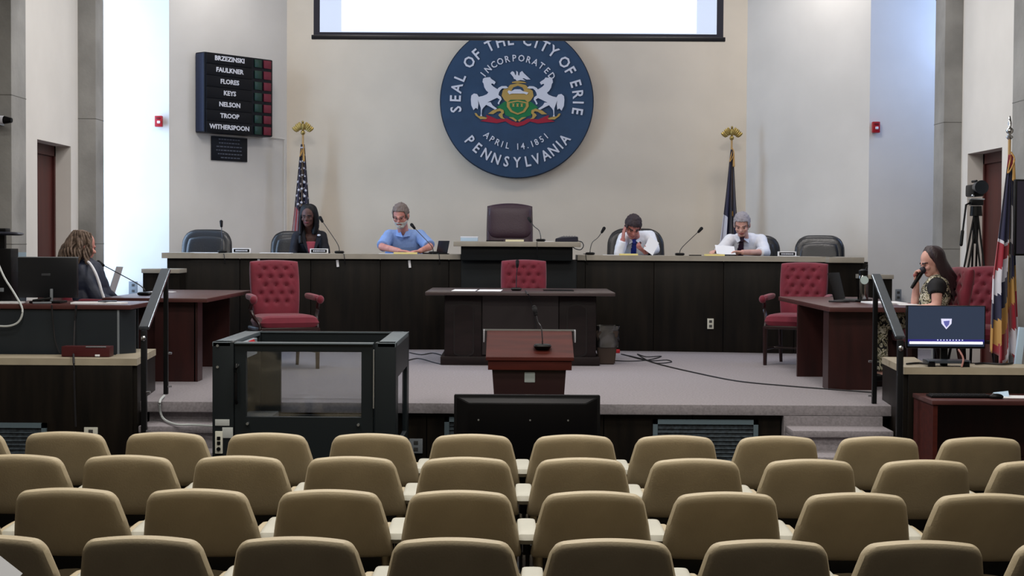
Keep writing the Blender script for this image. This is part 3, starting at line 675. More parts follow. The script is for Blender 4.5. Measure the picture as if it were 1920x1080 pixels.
def person(label, base, H, head, hr, neck, chest, shl, shr, armL, armR, thighs, skn, shirt, pants, s=1.1, belly=0, wide=1, hands=(None, None), sleeve='long', jaw=1.0):
    """all joints in world coordinates; base is the thing's origin"""
    o0 = Vector(base); t = thing('person', label, 'person', o0); L = lambda p: Vector(p)-o0
    Rm = Euler(hr).to_matrix(); Hc = L(head); Nk = L(neck); Ch = L(chest); Hp = L(H); sl_, sr_ = L(shl), L(shr)
    aL = [sl_]+[L(p) for p in armL]; aR = [sr_]+[L(p) for p in armR]
    b = NB(); head_bm(b, Hc, Rm, s, jaw); torso(b, Hp, Ch, Nk, sl_, sr_, s*.95, -.004, belly, wide)
    nb = Hc+Rm @ Vector((0, .03, -.06))*s; capsule(b, Nk-Vector((0, 0, .03)), nb, .058*s, .052*s, 14)
    for a in (aL, aR): limb(b, a[:3], [.050*s, .038*s, .026*s])
    for a, h in ((aL, hands[0]), (aR, hands[1])):
        if h: hand_bm(b, a[2], Vector(h[0]), Vector(h[1]), s*.95, h[2], h[3])
    leg = []
    for k, pts in enumerate(thighs):
        q = [L(p) for p in pts]; limb(b, q, [.085*s, .058*s, .040*s]); f = q[2]; fd = (q[1]-q[0]); fd.z = 0; fd.normalize(); capsule(b, f, f+fd*.15*s-Vector((0, 0, .02)), .035*s, .03*s); leg.append(q)
    me = union(b, .0075, 3); body = obj('body', me, skn, t, True)
    # shirt
    b = NB(); torso(b, Hp, Ch, Nk-(Nk-Ch)*.04, sl_, sr_, s, .010, belly, wide)
    for a in (aL, aR):
        if sleeve == 'long': limb(b, [a[0], a[1], a[1].lerp(a[2], .88)], [.064*s, .052*s, .040*s], True)
        elif sleeve == 'rolled': limb(b, [a[0], a[1], a[1].lerp(a[2], .25)], [.068*s, .060*s, .058*s], True)
        elif sleeve == 'short': limb(b, [a[0], a[0].lerp(a[1], .92)], [.068*s, .066*s], True)
        elif sleeve == 'cap': limb(b, [a[0], a[0].lerp(a[1], .35)], [.058*s, .060*s], True)
    sm = union(b, .0085, 3); sh = obj('shirt', sm, shirt, t, True)
    nn = [v.co+v.normal*.007*noise.noise(v.co*13+Vector((0, 0, 5))) for v in sm.vertices]
    sm.vertices.foreach_set('co', [c for q in nn for c in q]); sm.update()
    b = NB()
    ax = (sr_-sl_).normalized()
    ell(b, Hp+Vector((0, 0, -.01)), (.185*s*wide, .155*s, .13*s))
    for q in leg: limb(b, [Hp.lerp(q[0], .9), q[1], q[1].lerp(q[2], .93)], [.105*s, .075*s, .060*s], True)
    obj('trousers', union(b, .012, 3), pants, t, True)
    for q in leg:
        fd = (q[1]-q[0]); fd.z = 0; fd.normalize(); b = NB(); f = q[2]-Vector((0, 0, .015))
        capsule(b, f, f+fd*.17*s-Vector((0, 0, .018)), .044*s, .038*s); obj('shoe', union(b, .012, 2), BLK, t, True)
    loc = lambda p: Rm.transposed() @ (p-Hc)/s
    iris = mat('eye_dark', (20, 16, 16), .2); wh = mat('eye_white', (112, 100, 98), .5)
    for sx in (-1, 1):
        e = obj('eye', ell(NB(), Hc+Rm @ Vector((sx*.030, -.0775, -.006))*s, (.009*s, .006*s, .0045*s), Rm), wh, t, True)
        obj('iris', ell(NB(), Hc+Rm @ Vector((sx*.030, -.0825, -.007))*s, (.0045*s, .0035*s, .0045*s), Rm), iris, e, True)
    return t, me, sm, loc, Rm, Hc, s
def P3(px, py, Y): return tuple(at(px, py, Y))
def brows(me, loc, m, t): carve(me, lambda c, n: (lambda q: abs(abs(q.x)-.031) < .018 and .010 < q.z-.25*abs(abs(q.x)-.03)*0 < .020 and q.y < -.045)(loc(c)), .003, 'eyebrows', m, t)
def lips(me, loc, m, t): carve(me, lambda c, n: (lambda q: abs(q.x) < .024 and -.073 < q.z < -.054 and q.y < -.07)(loc(c)), .0015, 'lips', m, t)
def hair_cap(me, loc, m, t, front=.056, off=.011):
    def pr(c, n):
        q = loc(c); ax = abs(q.x); ear = ax > .070 and q.z < .022 and q.y < .040
        edge = .010*noise.noise(Vector((q.x*55, q.y*55, 2)))
        top = q.z+edge > front-.25*max(0, ax-.045)+.22*max(0, -q.y-.04)
        side = ax > .052 and q.y > -.048+max(0, .03-q.z)*.35 and q.z > -.022+edge
        back = q.y > .012 and q.z > -.07+edge
        return (top or side or back) and not ear and ax < .1 and q.z > -.09 and q.y < .12
    carve(me, pr, off, 'hair', m, t, .7, .007)
def seated_legs(xc, Y, zs, dx=.11, zf=.95):
    return [[(xc-dx, Y-.05, zs), (xc-dx-.02, Y-.42, zs+.02), (xc-dx-.02, Y-.38, zf+.06)], [(xc+dx, Y-.05, zs), (xc+dx+.02, Y-.42, zs+.02), (xc+dx+.02, Y-.38, zf+.06)]]
HZ = 1.50
DN = (0, 0, -1)
fair = skin('fair_skin', (206, 150, 136), (186, 124, 116)); pale = skin('pale_skin', (214, 170, 156), (200, 148, 136)); brown = skin('deep_brown_skin', (92, 62, 56), (76, 50, 46)); ruddy = skin('ruddy_skin', (196, 136, 126), (170, 104, 102))
darkp = mat('dark_trousers', (30, 32, 40), .8)
# man in the light blue shirt
xc = at(757, 460, 17.85).x
bl = mat('light_blue_shirt_cloth', (138, 168, 222), .75, c2=(122, 152, 210), vscale=30, stretch=(6, 6, .4), bump=.2, bscale=20)
t, me, sm, loc, Rm, Hc, s = person('grey-haired bearded man in a light blue short-sleeved shirt seated at the dais', (xc, 17.9, .95), (xc, 17.95, HZ), P3(751, 404, 17.52), (R(22), 0, R(-10)), P3(757, 436, 17.74), P3(758, 460, 17.80), P3(731, 442, 17.74), P3(787, 442, 17.74),
    [P3(716, 463, 17.52), P3(748, 470, 17.24)], [P3(806, 463, 17.52), P3(788, 470.5, 17.22)], seated_legs(xc, 17.95, HZ-.02), fair, bl, darkp, 1.12, .04, 1.18, (((.8, -.35, -.05), DN, .25, 1), ((-.6, -.5, -.05), DN, .3, -1)), 'short')
gh = mat('grey_brown_hair', (112, 100, 96), .8); gb = mat('grey_white_beard', (186, 186, 182), .85)
hair_cap(me, loc, gh, t, 0.06)
carve(me, lambda c, n: (lambda q: q.z < -.045 and q.z > -.125 and q.y < -.0 and not (abs(q.x) < .022 and -.072 < q.z < -.055))(loc(c)), .010, 'beard', gb, t, .4, .003)
brows(me, loc, mat('brow_grey_brown', (110, 88, 82), .8), t); lips(me, loc, mat('lip_rose', (168, 96, 96), .5), t)
b = NB()
for sx in (-1, 1):
    for k in range(16):
        a0, a1 = 2*PI*k/16, 2*PI*(k+1)/16; f_ = lambda a: Hc+Rm @ Vector((sx*.031+.020*math.cos(a), -.094, -.008+.014*math.sin(a)))*s
        cyl(b, f_(a0), f_(a1), .0018, seg=5)
    cyl(b, Hc+Rm @ Vector((sx*.052, -.092, -.004))*s, Hc+Rm @ Vector((sx*.080, .01, -.002))*s, .0016, seg=5)
cyl(b, Hc+Rm @ Vector((-.011, -.095, -.004))*s, Hc+Rm @ Vector((.011, -.095, -.004))*s, .0018, seg=5); obj('eyeglasses', b, mat('glasses_metal', (90, 80, 80), .3, metal=.7), t)
Cc = Vector(P3(757, 440, 17.7))-Vector((xc, 17.9, .95))
for sx in (-1, 1):
    b = NB(); quadbox(b, [Cc+Vector(v) for v in ((0, -.115, -.035), (sx*.075, -.075, -.02), (sx*.085, .02, .03), (sx*.02, -.09, .0), (0, -.125, -.03), (sx*.080, -.085, -.015), (sx*.09, .02, .06), (sx*.03, -.075, .035))]); obj('collar', b, bl, t)
# man with blue tie, head on hand
WS = mat('white_shirt_cloth', (232, 236, 246), .75, bump=.25, bscale=16, c2=(224, 230, 242), vscale=20)
xc = at(1190, 460, 17.85).x
t, me, sm, loc, Rm, Hc, s = person('dark-haired man in white shirt and blue tie resting his head on one hand', (xc, 17.9, .95), (xc, 17.95, HZ), P3(1187, 425, 17.48), (R(34), R(5), R(6)), P3(1193, 446, 17.74), P3(1192, 463, 17.80), P3(1170, 447, 17.72), P3(1218, 443, 17.72),
    [P3(1160, 474, 17.42), P3(1168, 449, 17.40)], [P3(1228, 468, 17.54), P3(1210, 473, 17.26)], seated_legs(xc, 17.95, HZ-.02), ruddy, WS, darkp, 1.12, .0, 1.08, (((.10, .02, 1), (1, .25, 0), .28, 1), ((-.5, -.3, .35), (-.4, -.2, .8), .8, -1)), 'long')
dh = mat('dark_brown_hair', (50, 40, 46), .7)
hair_cap(me, loc, dh, t, 0.04)
brows(me, loc, dh, t); lips(me, loc, mat('lip_rose', (168, 96, 96), .5), t)
o0 = Vector((xc, 17.9, .95))
def tie(sm, xa, xb, w0, w1, z0, z1, m, t, o0):   # from neck (xa,z1) to (xb,z0)
    def pr(c, n):
        z = c.z+o0.z; x = c.x+o0.x; f = (z1-z)/(z1-z0)
        return 0 < f < 1 and n.y < -.1 and abs(x-(xa+(xb-xa)*f)) < w0+(w1-w0)*f
    return carve(sm, pr, .007, 'necktie', m, t)
blt = mat('royal_blue_tie', (34, 54, 150), .5)
tie(sm, at(1189, 450, 17.66).x, at(1188, 480, 17.66).x, .02, .042, 1.55, at(1189, 447, 17.66).z, blt, t, o0)
k_ = at(1189, 452, 17.60)-o0; b = NB(); prism(b, [(-.024, .02), (.024, .02), (.014, -.028), (-.014, -.028)], -.02, .02); o = obj('tie_knot', b, blt, t); o.location = k_
for sx in (-1, 1):
    b = NB(); q = Vector(P3(1190, 450, 17.66))-o0
    quadbox(b, [q+Vector(v) for v in ((0, -.055, -.01), (sx*.06, -.03, -.055), (sx*.085, .05, 0), (sx*.05, -.02, .01), (0, -.068, -.005), (sx*.065, -.045, -.05), (sx*.09, .05, .02), (sx*.055, -.02, .03))]); obj('collar', b, WS, t)
wv = t_ = (Vector(P3(1212, 472, 17.28))-o0); obj('wristwatch', cyl(NB(), wv+Vector((.012, .02, -.012)), wv+Vector((.028, .036, -.016)), .040, seg=16), BLK, t)
# man with dark tie
xc = at(1394, 470, 17.85).x; o0 = Vector((xc, 17.9, .95))
t, me, sm, loc, Rm, Hc, s = person('silver-haired man in white shirt and dark tie reading papers at the dais', o0, (xc, 17.95, HZ), P3(1391, 421, 17.50), (R(24), 0, R(-14)), P3(1395, 449, 17.74), P3(1396, 466, 17.80), P3(1369, 451, 17.72), P3(1426, 450, 17.74),
    [P3(1351, 470, 17.56), P3(1346, 473, 17.28)], [P3(1434, 474, 17.50), P3(1392, 473, 17.22)], seated_legs(xc, 17.95, HZ-.02), pale, WS, darkp, 1.12, .03, 1.12, (((-.4, -.5, .1), (.3, 0, -1), .5, 1), ((-.9, -.1, .02), (0, -.3, -1), .5, -1)), 'rolled')
sh_ = mat('silver_hair', (150, 146, 152), .8)
hair_cap(me, loc, sh_, t, 0.054)
brows(me, loc, mat('brow_grey_brown', (110, 88, 82), .8), t); lips(me, loc, mat('lip_rose', (168, 96, 96), .5), t)
mt_ = mat('dark_plum_tie', (48, 26, 52), .5)
tie(sm, at(1391, 450, 17.66).x, at(1386, 480, 17.66).x, .018, .045, 1.62, at(1391, 446, 17.66).z, mt_, t, o0)
k_ = at(1391, 448, 17.58)-o0; b = NB(); prism(b, [(-.026, .02), (.026, .02), (.015, -.03), (-.015, -.03)], -.02, .02); o = obj('tie_knot', b, mt_, t); o.location = k_
for sx in (-1, 1):
    b = NB(); q = Vector(P3(1392, 447, 17.64))-o0
    quadbox(b, [q+Vector(v) for v in ((0, -.055, -.01), (sx*.06, -.03, -.055), (sx*.085, .05, 0), (sx*.05, -.02, .01), (0, -.068, -.005), (sx*.065, -.045, -.05), (sx*.09, .05, .02), (sx*.055, -.02, .03))]); obj('collar', b, WS, t)
# woman in navy blazer
xc = at(580, 460, 17.85).x; o0 = Vector((xc, 17.85, .95))
nv = mat('navy_blazer_cloth', (13, 15, 28), .75, bump=.15, bscale=25)
t, me, sm, loc, Rm, Hc, s = person('woman with shoulder-length black hair in a navy blazer and pink top', o0, (xc, 17.95, HZ-.02), P3(578, 406, 17.62), (R(4), 0, R(-6)), P3(580, 437, 17.78), P3(580, 458, 17.82), P3(557, 444, 17.76), P3(603, 443, 17.76),
    [P3(549, 476, 17.70), (xc-.10, 17.52, 1.60)], [P3(611, 476, 17.70), (xc+.10, 17.52, 1.60)], seated_legs(xc, 17.95, HZ-.04), brown, nv, darkp, 1.03, .0, 1.06, (((.5, -.5, -.1), DN, .3, 1), ((-.5, -.5, -.1), DN, .3, -1)), 'long', .92)
def vshape(z, x, z1, z0, w): f = (z-z0)/(z1-z0); return 0 < f < 1.3 and abs(x) < w*(.25+.75*f)
zt1 = P3(582, 434, 17.7)[2]-o0.z; zt0 = P3(582, 482, 17.7)[2]-o0.z; xq = P3(584, 450, 17.7)[0]-o0.x; zpk = P3(582, 453, 17.7)[2]-o0.z
carve(sm, lambda c, n: n.y < -.1 and c.z < zpk and vshape(c.z, c.x-xq, zt1, zt0, .085), .004, 'blouse', mat('pink_blouse', (196, 92, 112), .7), t)
carve(sm, lambda c, n: n.y < -.05 and c.z >= zpk-.004 and vshape(c.z, c.x-xq, zt1, zt0, .075), .004, 'neckline', brown, t)
for sx in (-1, 1):
    b = NB(); 
    pts = [(xq+sx*.082, zt1+.01), (xq+sx*.125, zt1-.05), (xq+sx*.10, zt1-.12), (xq+sx*.03, zt0+.04), (xq+sx*.028, zt0+.06)]
    yv = (P3(580, 450, 17.70)[1]-o0.y); prism(b, pts, yv-.055, yv-.045); obj('lapel', b, mat('navy_lapel', (16, 18, 32), .6), t)
o = obj('lapel_pin', ell(NB(), Vector(P3(598, 441, 17.62))-o0, (.020, .01, .012)), WHT, t)
bh_ = mat('black_hair', (10, 10, 17), .5, bump=.3, bscale=80, stretch=(1, 1, .2), spec=.25); b = NB()
for sx in (-1, 1):
    for k in range(7):
        a = .98+k*.27; r_ = .086
        x0 = sx*r_*math.sin(a)*.95; y0 = -.055*math.cos(a)+.02
        zb = -.20 if sx > 0 else -.30
        q = [Hc+Rm @ Vector(v)*s for v in ((sx*.015, .0, .125), (x0*.8, y0*.9, .10), (x0*1.12, y0*1.1, .02), (x0*1.22, y0*1.1+.005, -.08), (x0*1.12*(1 if sx > 0 else 1.15), y0*.8+.0, zb*.75), (x0*(.9 if sx > 0 else 1.2), y0*.5-.03*(sx < 0), zb))]
        tube(b, q, lambda f: .023*(1-.4*f**3), 8)
ell(b, Hc+Rm @ Vector((0, .03, .045))*s, (.092*s, .10*s, .095*s), Rm); ell(b, Hc+Rm @ Vector((0, .07, -.06))*s, (.085*s, .05*s, .12*s), Rm)
obj('hair', union(b, .008, 2), bh_, t, True); lips(me, loc, mat('lip_plum', (110, 56, 62), .5), t); brows(me, loc, bh_, t)

# woman at right, profile with microphone
Yw = 12.9; o0 = Vector((at(1752, 600, Yw).x, Yw, ST))
dr = bpy.data.materials.new('patterned_dress'); dr.use_nodes = True; nt = dr.node_tree; bs = nt.nodes['Principled BSDF']; bs.inputs['Roughness'].default_value = .8
tc = nt.nodes.new('ShaderNodeTexCoord'); vo = nt.nodes.new('ShaderNodeTexNoise'); vo.inputs['Scale'].default_value = 17; vo.inputs['Detail'].default_value = 2; vo.inputs['Distortion'].default_value = 2.2
rp_ = nt.nodes.new('ShaderNodeValToRGB'); cr = rp_.color_ramp; cr.interpolation = 'CONSTANT'; cr.elements[0].color = lin((24, 24, 28)); cr.elements[1].position = .47; cr.elements[1].color = lin((150, 146, 112))
e = cr.elements.new(.53); e.color = lin((214, 210, 194)); e = cr.elements.new(.61); e.color = lin((96, 92, 66))
nt.links.new(tc.outputs['Object'], vo.inputs['Vector']); nt.links.new(vo.outputs['Fac'], rp_.inputs[0]); nt.links.new(rp_.outputs[0], bs.inputs['Base Color'])
hp = at(1742, 622, Yw)
hp.z = ST+.55
t, me, sm, loc, Rm, Hc, s = person('woman with long dark hair in a patterned top speaking into a handheld microphone', o0, hp, P3(1746, 492, Yw), (R(16), 0, R(-76)), P3(1757, 524, Yw+.02), P3(1753, 556, Yw), P3(1757, 538, Yw+.15), P3(1757, 538, Yw-.15),
    [P3(1716, 566, Yw+.12), P3(1718, 531, Yw)], [P3(1756, 576, Yw-.22), P3(1716, 578, Yw-.12)], [[hp+Vector((-.05, .1, 0)), hp+Vector((-.45, .1, .02)), hp+Vector((-.42, .1, -.44))], [hp+Vector((-.05, -.1, 0)), hp+Vector((-.45, -.1, .02)), hp+Vector((-.42, -.1, -.44))]],
    pale, dr, dr, 1.0, .0, .95, (((-.05, 0, 1), (.6, -.5, 0), 1.0, 1), ((-1, .15, .0), DN, .35, 1)), 'cap', .92)
lh = mat('dark_brown_long_hair', (44, 28, 32), .5, bump=.3, bscale=80, stretch=(1, 1, .2)); b = NB(); random.seed(3)
ell(b, Hc+Rm @ Vector((0, .035, .045))*s, (.092*s, .098*s, .090*s), Rm)
for k in range(22):
    a = -1.9+k*3.8/21; x0 = .088*math.sin(a); y0 = .03+.085*math.cos(a)
    q = [Hc+Rm @ Vector(v)*s for v in ((x0*.4, .02, .125), (x0*.95, y0*.9, .075), (x0*1.1, y0+.0, -.02), (x0*1.15, y0+.02+random.uniform(-.012, .02), -.12), (x0*1.0, y0+.05+random.uniform(-.02, .02), -.20), (x0*.9, y0+.06+random.uniform(-.03, .03), -.30-random.uniform(0, .06)))]
    tube(b, q, lambda f: .020*(1-.5*f**2), 7)
obj('hair', union(b, .008, 2), lh, t, True); brows(me, loc, lh, t); lips(me, loc, mat('lip_rose', (168, 96, 96), .5), t)
carve(sm, lambda c, n: (c-(Vector(P3(1757, 538, Yw-.15))-o0)).length < .085, .004, 'shoulder_panel', mat('black_cloth', (20, 20, 24), .8), t)
# her microphone
mp_ = Vector(P3(1727, 512, Yw-.02)); md_ = (Vector(P3(1735, 502, Yw-.02))-Vector(P3(1716, 532, Yw-.02))).normalized()
t = thing('handheld_microphone', 'black handheld microphone held to the seated woman\'s mouth at right', 'microphone', mp_)
obj('grille', ell(NB(), md_*.03, (.030, .030, .036), md_.to_track_quat('Z', 'Y').to_matrix()), mat('mic_mesh', (36, 36, 48), .5, metal=.3), t, True)
obj('handle', cyl(NB(), md_*.01, -md_*.15, .020, .013, 14), BLK, t)

# woman at left, from behind
Yl = 13.2; o0 = Vector((at(165, 600, Yl).x, Yl, ST)); jk = mat('dark_blue_track_jacket', (26, 33, 52), .6, bump=.15, bscale=20)
hp = at(168, 600, Yl); hp.z = ST+.55
t, me, sm, loc, Rm, Hc, s = person('woman with curly brown hair seen from behind in dark jacket with white stripe', o0, hp, P3(157, 462, Yl), (R(10), 0, R(128)), P3(158, 491, Yl), P3(166, 528, Yl), P3(178, 508, Yl+.14), P3(150, 508, Yl-.14),
    [P3(200, 552, Yl+.18), P3(215, 560, Yl+.42)], [P3(182, 560, Yl-.16), P3(214, 566, Yl+.06)], [[hp+Vector((.05, .12, 0)), hp+Vector((.36, .32, .02)), hp+Vector((.36, .32, -.44))], [hp+Vector((.08, -.05, 0)), hp+Vector((.42, .12, .02)), hp+Vector((.42, .12, -.44))]],
    fair, jk, darkp, 1.08, .04, 1.2, (((.6, .4, -.1), DN, .3, 1), ((.8, .4, -.1), DN, .3, -1)), 'long', .95)
ch = mat('curly_brown_hair', (118, 100, 86), .7, c2=(76, 62, 54), vscale=40); b = NB(); random.seed(11)
ell(b, Hc+Rm @ Vector((0, .03, .04))*s, (.092*s, .098*s, .090*s), Rm)
ell(b, Hc+Rm @ Vector((0, .06, -.06))*s, (.095*s, .07*s, .10*s), Rm)
hair0 = union(b, .009, 2); obj('hair', hair0, ch, t, True)
b = NB()
for k in range(60):
    a = random.uniform(-2.2, 2.2); x0 = .098*math.sin(a); y0 = .035+.10*math.cos(a); ph_ = random.uniform(0, 6.28); q = []
    for j in range(13):
        f = j/12; zz = .11-.34*f*random.uniform(.98, 1.02); rr = (.6+.5*min(1, f*2.2)+.22*f)
        q.append(Hc+(Rm @ Vector((x0*rr+.014*math.cos(ph_+f*13), y0*rr+.014*math.sin(ph_+f*13), zz)))*s)
    tube(b, q, lambda f: .013*(1-.5*f**2), 5)
obj('curls', b, ch, t, True)
# white stripe along the sleeve
b = NB(); sp = [Vector(P3(*q))-o0 for q in ((159, 488, Yl-.09), (168, 494, Yl-.15), (177, 508, Yl-.235), (185, 528, Yl-.245), (190, 545, Yl-.245), (195, 560, Yl-.235))]
tube(b, sp, .013, 6); obj('sleeve_stripe', b, mat('white_stripe', (222, 224, 232), .7), t, True)
p = [Vector(P3(*q)) for q in ((196, 498, 13.9), (240, 505, 13.9), (238, 560, 13.7), (200, 560, 13.7))]

# ---------------------------------------------------------------- flags
def flag(name, label, px, ytop, ybot, Y, wt, wbm, colorf, mats, eagle=True, zb=.95, lean=0, stars=None):
    top = at(px, ytop, Y); t = thing(name, label, 'flag', (top.x, Y, zb)); H = top.z-zb; ft = H-.12
    b = NB(); cyl(b, (0, 0, .05), (0, 0, H), .014, .012, 10); obj('pole', b, mat('light_oak_pole', (190, 156, 104), .5), t)
    b = NB(); lathe(b, [(.15, 0), (.15, .02), (.05, .05), (.02, .09)]); obj('base', b, GOLD, t)
    if eagle:
        b = NB(); ell(b, (0, 0, H+.02), (.028, .028, .028)); ell(b, (0, -.01, H+.09), (.022, .025, .055)); ell(b, (0, -.02, H+.148), (.015, .022, .017))
        for s_ in (-1, 1):
            for k in range(5):
                q = NB(); ell(b, (s_*(.03+.017*k), 0, H+.105-.010*k-.008*(k > 2)), (.018, .010, .05-.002*k), (0, s_*R(22+7*k), 0))
        obj('eagle_finial', b, GOLD, t, True)
    else:
        b = NB(); lathe(b, [(.012, H), (.03, H+.02), (.012, H+.04), (.028, H+.06), (.03, H+.08), (.012, H+.10), (.016, H+.13), (.004, H+.19)]); obj('finial', b, CHR, t, True)
    NU, NV = 40, 64; zbot = at(px, ybot, Y).z-zb; b = NB(); G = []
    for j in range(NV+1):
        v = j/NV; row = []
        for i in range(NU+1):
            u = i/NU; wl, wr = wt(v)
            x = -wl+(wl+wr)*u; ph_ = u*PI*7; amp = .012+.05*v
            row.append(b.verts.new((x+.012*math.sin(ph_*1.3+v*3)*v, -.02+amp*math.sin(ph_)-.03*v*math.sin(u*PI), ft+(zbot-ft)*v+.05*v*math.sin(ph_*.5+1))))
        G.append(row)
    for j in range(NV):
        for i in range(NU):
            f = b.faces.new((G[j][i], G[j+1][i], G[j+1][i+1], G[j][i+1])); f.material_index = colorf((i+.5)/NU, (j+.5)/NV)
    if stars:
        for j in range(2, int(NV*stars[1]), 4):
            for i in range(3, NU-1, 6):
                ii = i+(3 if (j//4) % 2 else 0)
                if ii >= NU or colorf(ii/NU, j/NV) != stars[0]: continue
                c = G[j][ii].co+Vector((0, -.008, 0)); vs = []
                rr = .022 if j > 20 else .014
                for k in range(10): r_ = rr if k % 2 == 0 else rr*.5; vs.append(b.verts.new(c+Vector((r_*math.sin(k*PI/5), 0, r_*math.cos(k*PI/5)))))
                f = b.faces.new(vs); f.material_index = 2
    b.normal_update(); fo = obj('cloth', b, mats, t, True)
    s_ = fo.modifiers.new('thickness', 'SOLIDIFY'); s_.thickness = .003
    b = NB(); tube(b, [(.01, -.02, ft), (-.03, -.06, ft-.15), (.02, -.07, ft-.05), (.0, -.04, ft+.02)], .006); capsule(b, (.018, -.06, ft-.05), (.02, -.06, ft-.2), .008, .014); obj('tassel_cord', b, GLDF, t)
    return t
flag('american_flag', 'furled American flag on a pole with gold eagle behind the woman in the blazer', 568, 252, 480, 18.7, lambda v: (.02+.14*v, .02+.12*v), 0,
     lambda u, v: (3 if .44 < u < .5 else 0) if (v < .58 or u > .5) else (2 if int(u*11+.6) % 2 else 1), [NAVYF, REDF, WHTF, GLDF], stars=(0, .9))
flag('state_flag', 'furled dark blue state flag on a pole with gold eagle behind the silver-haired man', 1372, 262, 482, 18.7, lambda v: (.012+.13*v, .012+.10*v), 0,
     lambda u, v: (2 if (v > .62 and u < .25 and v < .9) else 3 if (.6 < v < .64 and .6 < u < .7) else 0), [NAVYF, REDF, WHTF, GLDF])
def cf(u, v):
    if v < .07: return 1
    if v < .42: return 2 if (.70 < u < .9 and v > .25) else 0
    if v < .50: return 2 if v < .44 else 1 if u < .6 else 0
    w_ = v*1.0+u*.35
    return [1, 2, 0, 3, 1, 2, 1, 0, 3][int((w_-.5)*8) % 9]
flag('city_flag', 'blue, red and white city flag with gold fringe on a silver-tipped pole at far right', 1893, 262, 672, 12.3, lambda v: (.01+.11*min(1, v*1.6), .02+.08*v), 0, cf, [NAVYF, REDF, WHTF, GLDF], eagle=False, zb=ST)

# ---------------------------------------------------------------- clerk desk, centre
t_y = at(975, 556, 14.55)
x0, x1 = at(833, 620, 14.9).x, at(1118, 620, 14.9).x
cx = (x0+x1)/2; wd = x1-x0; t = thing('clerk_desk', 'dark wooden executive desk with arched raised panels at stage centre', 'desk', (cx, 14.9, ST))
hT = fl(975, 555, ST+.7).z-ST
obj('body_shell', bx(-wd/2, wd/2, .02, .8, .05, .67), DWOOD, t)
for s in (-1, 1):
    obj('pedestal_front', bx(s*wd/2-s*.005, s*(wd/2-.36), -.02, .05, .06, .67, bev=.004), DWOOD, t)
    xm = s*(wd/2-.19); b = NB(); pts = []
    for k in range(9): a = PI*k/8; pts.append((xm+.085*math.cos(a)*1.0, .54+.045*math.sin(a)))
    for k in range(9): a = PI+PI*k/8; pts.append((xm+.085*math.cos(a), .14+.045*math.sin(a)))
    prism(b, pts, -.034, -.02); b2 = NB(); prism(b2, [((x-xm)*1.18+xm, (z-.34)*1.06+.34) for x, z in pts], -.027, -.02)
    obj('panel_moulding', b2, mat('moulding_dark', (26, 20, 21), .35), t); obj('raised_panel', b, DWOOD, t)
obj('modesty_panel', bx(-wd/2+.37, wd/2-.37, 0, .03, .10, .67), mat('modesty_dark', (36, 28, 30), .4), t)
obj('plinth', bx(-wd/2-.035, wd/2+.035, -.045, .82, 0, .085, bev=.01), DWOOD, t)
tl, tr = at(797, 552, 14.72).x-cx, at(1154, 552, 14.72).x-cx
obj('top', bx(tl, tr, -.18, 1.15, .68, .715, bev=.008), DTOP, t)
ZD = ST+.716
# lectern
Yl_ = 10.75; lx0, lx1 = at(915, 680, Yl_).x, at(1072, 680, Yl_).x; lc = (lx0+lx1)/2; lw = lx1-lx0
t = thing('lectern', 'cherry wood lectern with sloping top facing the seats', 'lectern', (lc, Yl_, 0)); zf = at(990, 670, Yl_).z; z2 = at(990, 694, Yl_).z; zbk = at(990, 620, Yl_+.42).z
obj('base', bx(-.26, .26, .0, .42, 0, .06, bev=.008), LECT, t)
b = NB(); quadbox(b, [(-.20, .06, .06), (.20, .06, .06), (.20, .38, .06), (-.20, .38, .06), (-.265, .03, z2), (.255, .03, z2), (.255, .40, z2), (-.265, .40, z2)]); obj('column_body', b, mat('dark_cherry', (40, 22, 22), .4), t)
obj('front_band', bx(-lw/2, lw/2, 0, .03, z2, zf, bev=.003), LECT, t)
b = NB(); quadbox(b, [(-lw/2, 0.02, z2), (lw/2, 0.02, z2), (lw/2, .42, z2), (-lw/2, .42, z2), (-lw/2, .02, zf-.03), (lw/2, .02, zf-.03), (lw/2, .42, zbk-.03), (-lw/2, .42, zbk-.03)]); obj('box', b, mat('dark_cherry', (40, 22, 22), .4), t)
b = NB(); e = .015; quadbox(b, [(-lw/2-e, -.01, zf-.025), (lw/2+e, -.01, zf-.025), (lw/2+e, .43, zbk-.025), (-lw/2-e, .43, zbk-.025), (-lw/2-e, -.01, zf), (lw/2+e, -.01, zf), (lw/2+e, .43, zbk), (-lw/2-e, .43, zbk)], .003); obj('sloping_top', b, LECT, t)
ledge = NB(); box(ledge, (0, .43, zbk+.004), (lw+.09, .008, .012)); obj('top_edge_strip', ledge, SILV, t)
for s in (-1, 1): obj('clear_side_wing', box(NB(), (s*(lw/2+.035), .36, zbk-.035), (.010, .14, .085), .003), mat('frosted_wing', (150, 150, 156), .3), t)
obj('front_plate', box(NB(), (0, .036, at(988, 708, Yl_).z), (.075, .012, .075), .004), mat('grey_plate', (150, 158, 156), .5), t)
LM = Vector((lc, Yl_, 0))
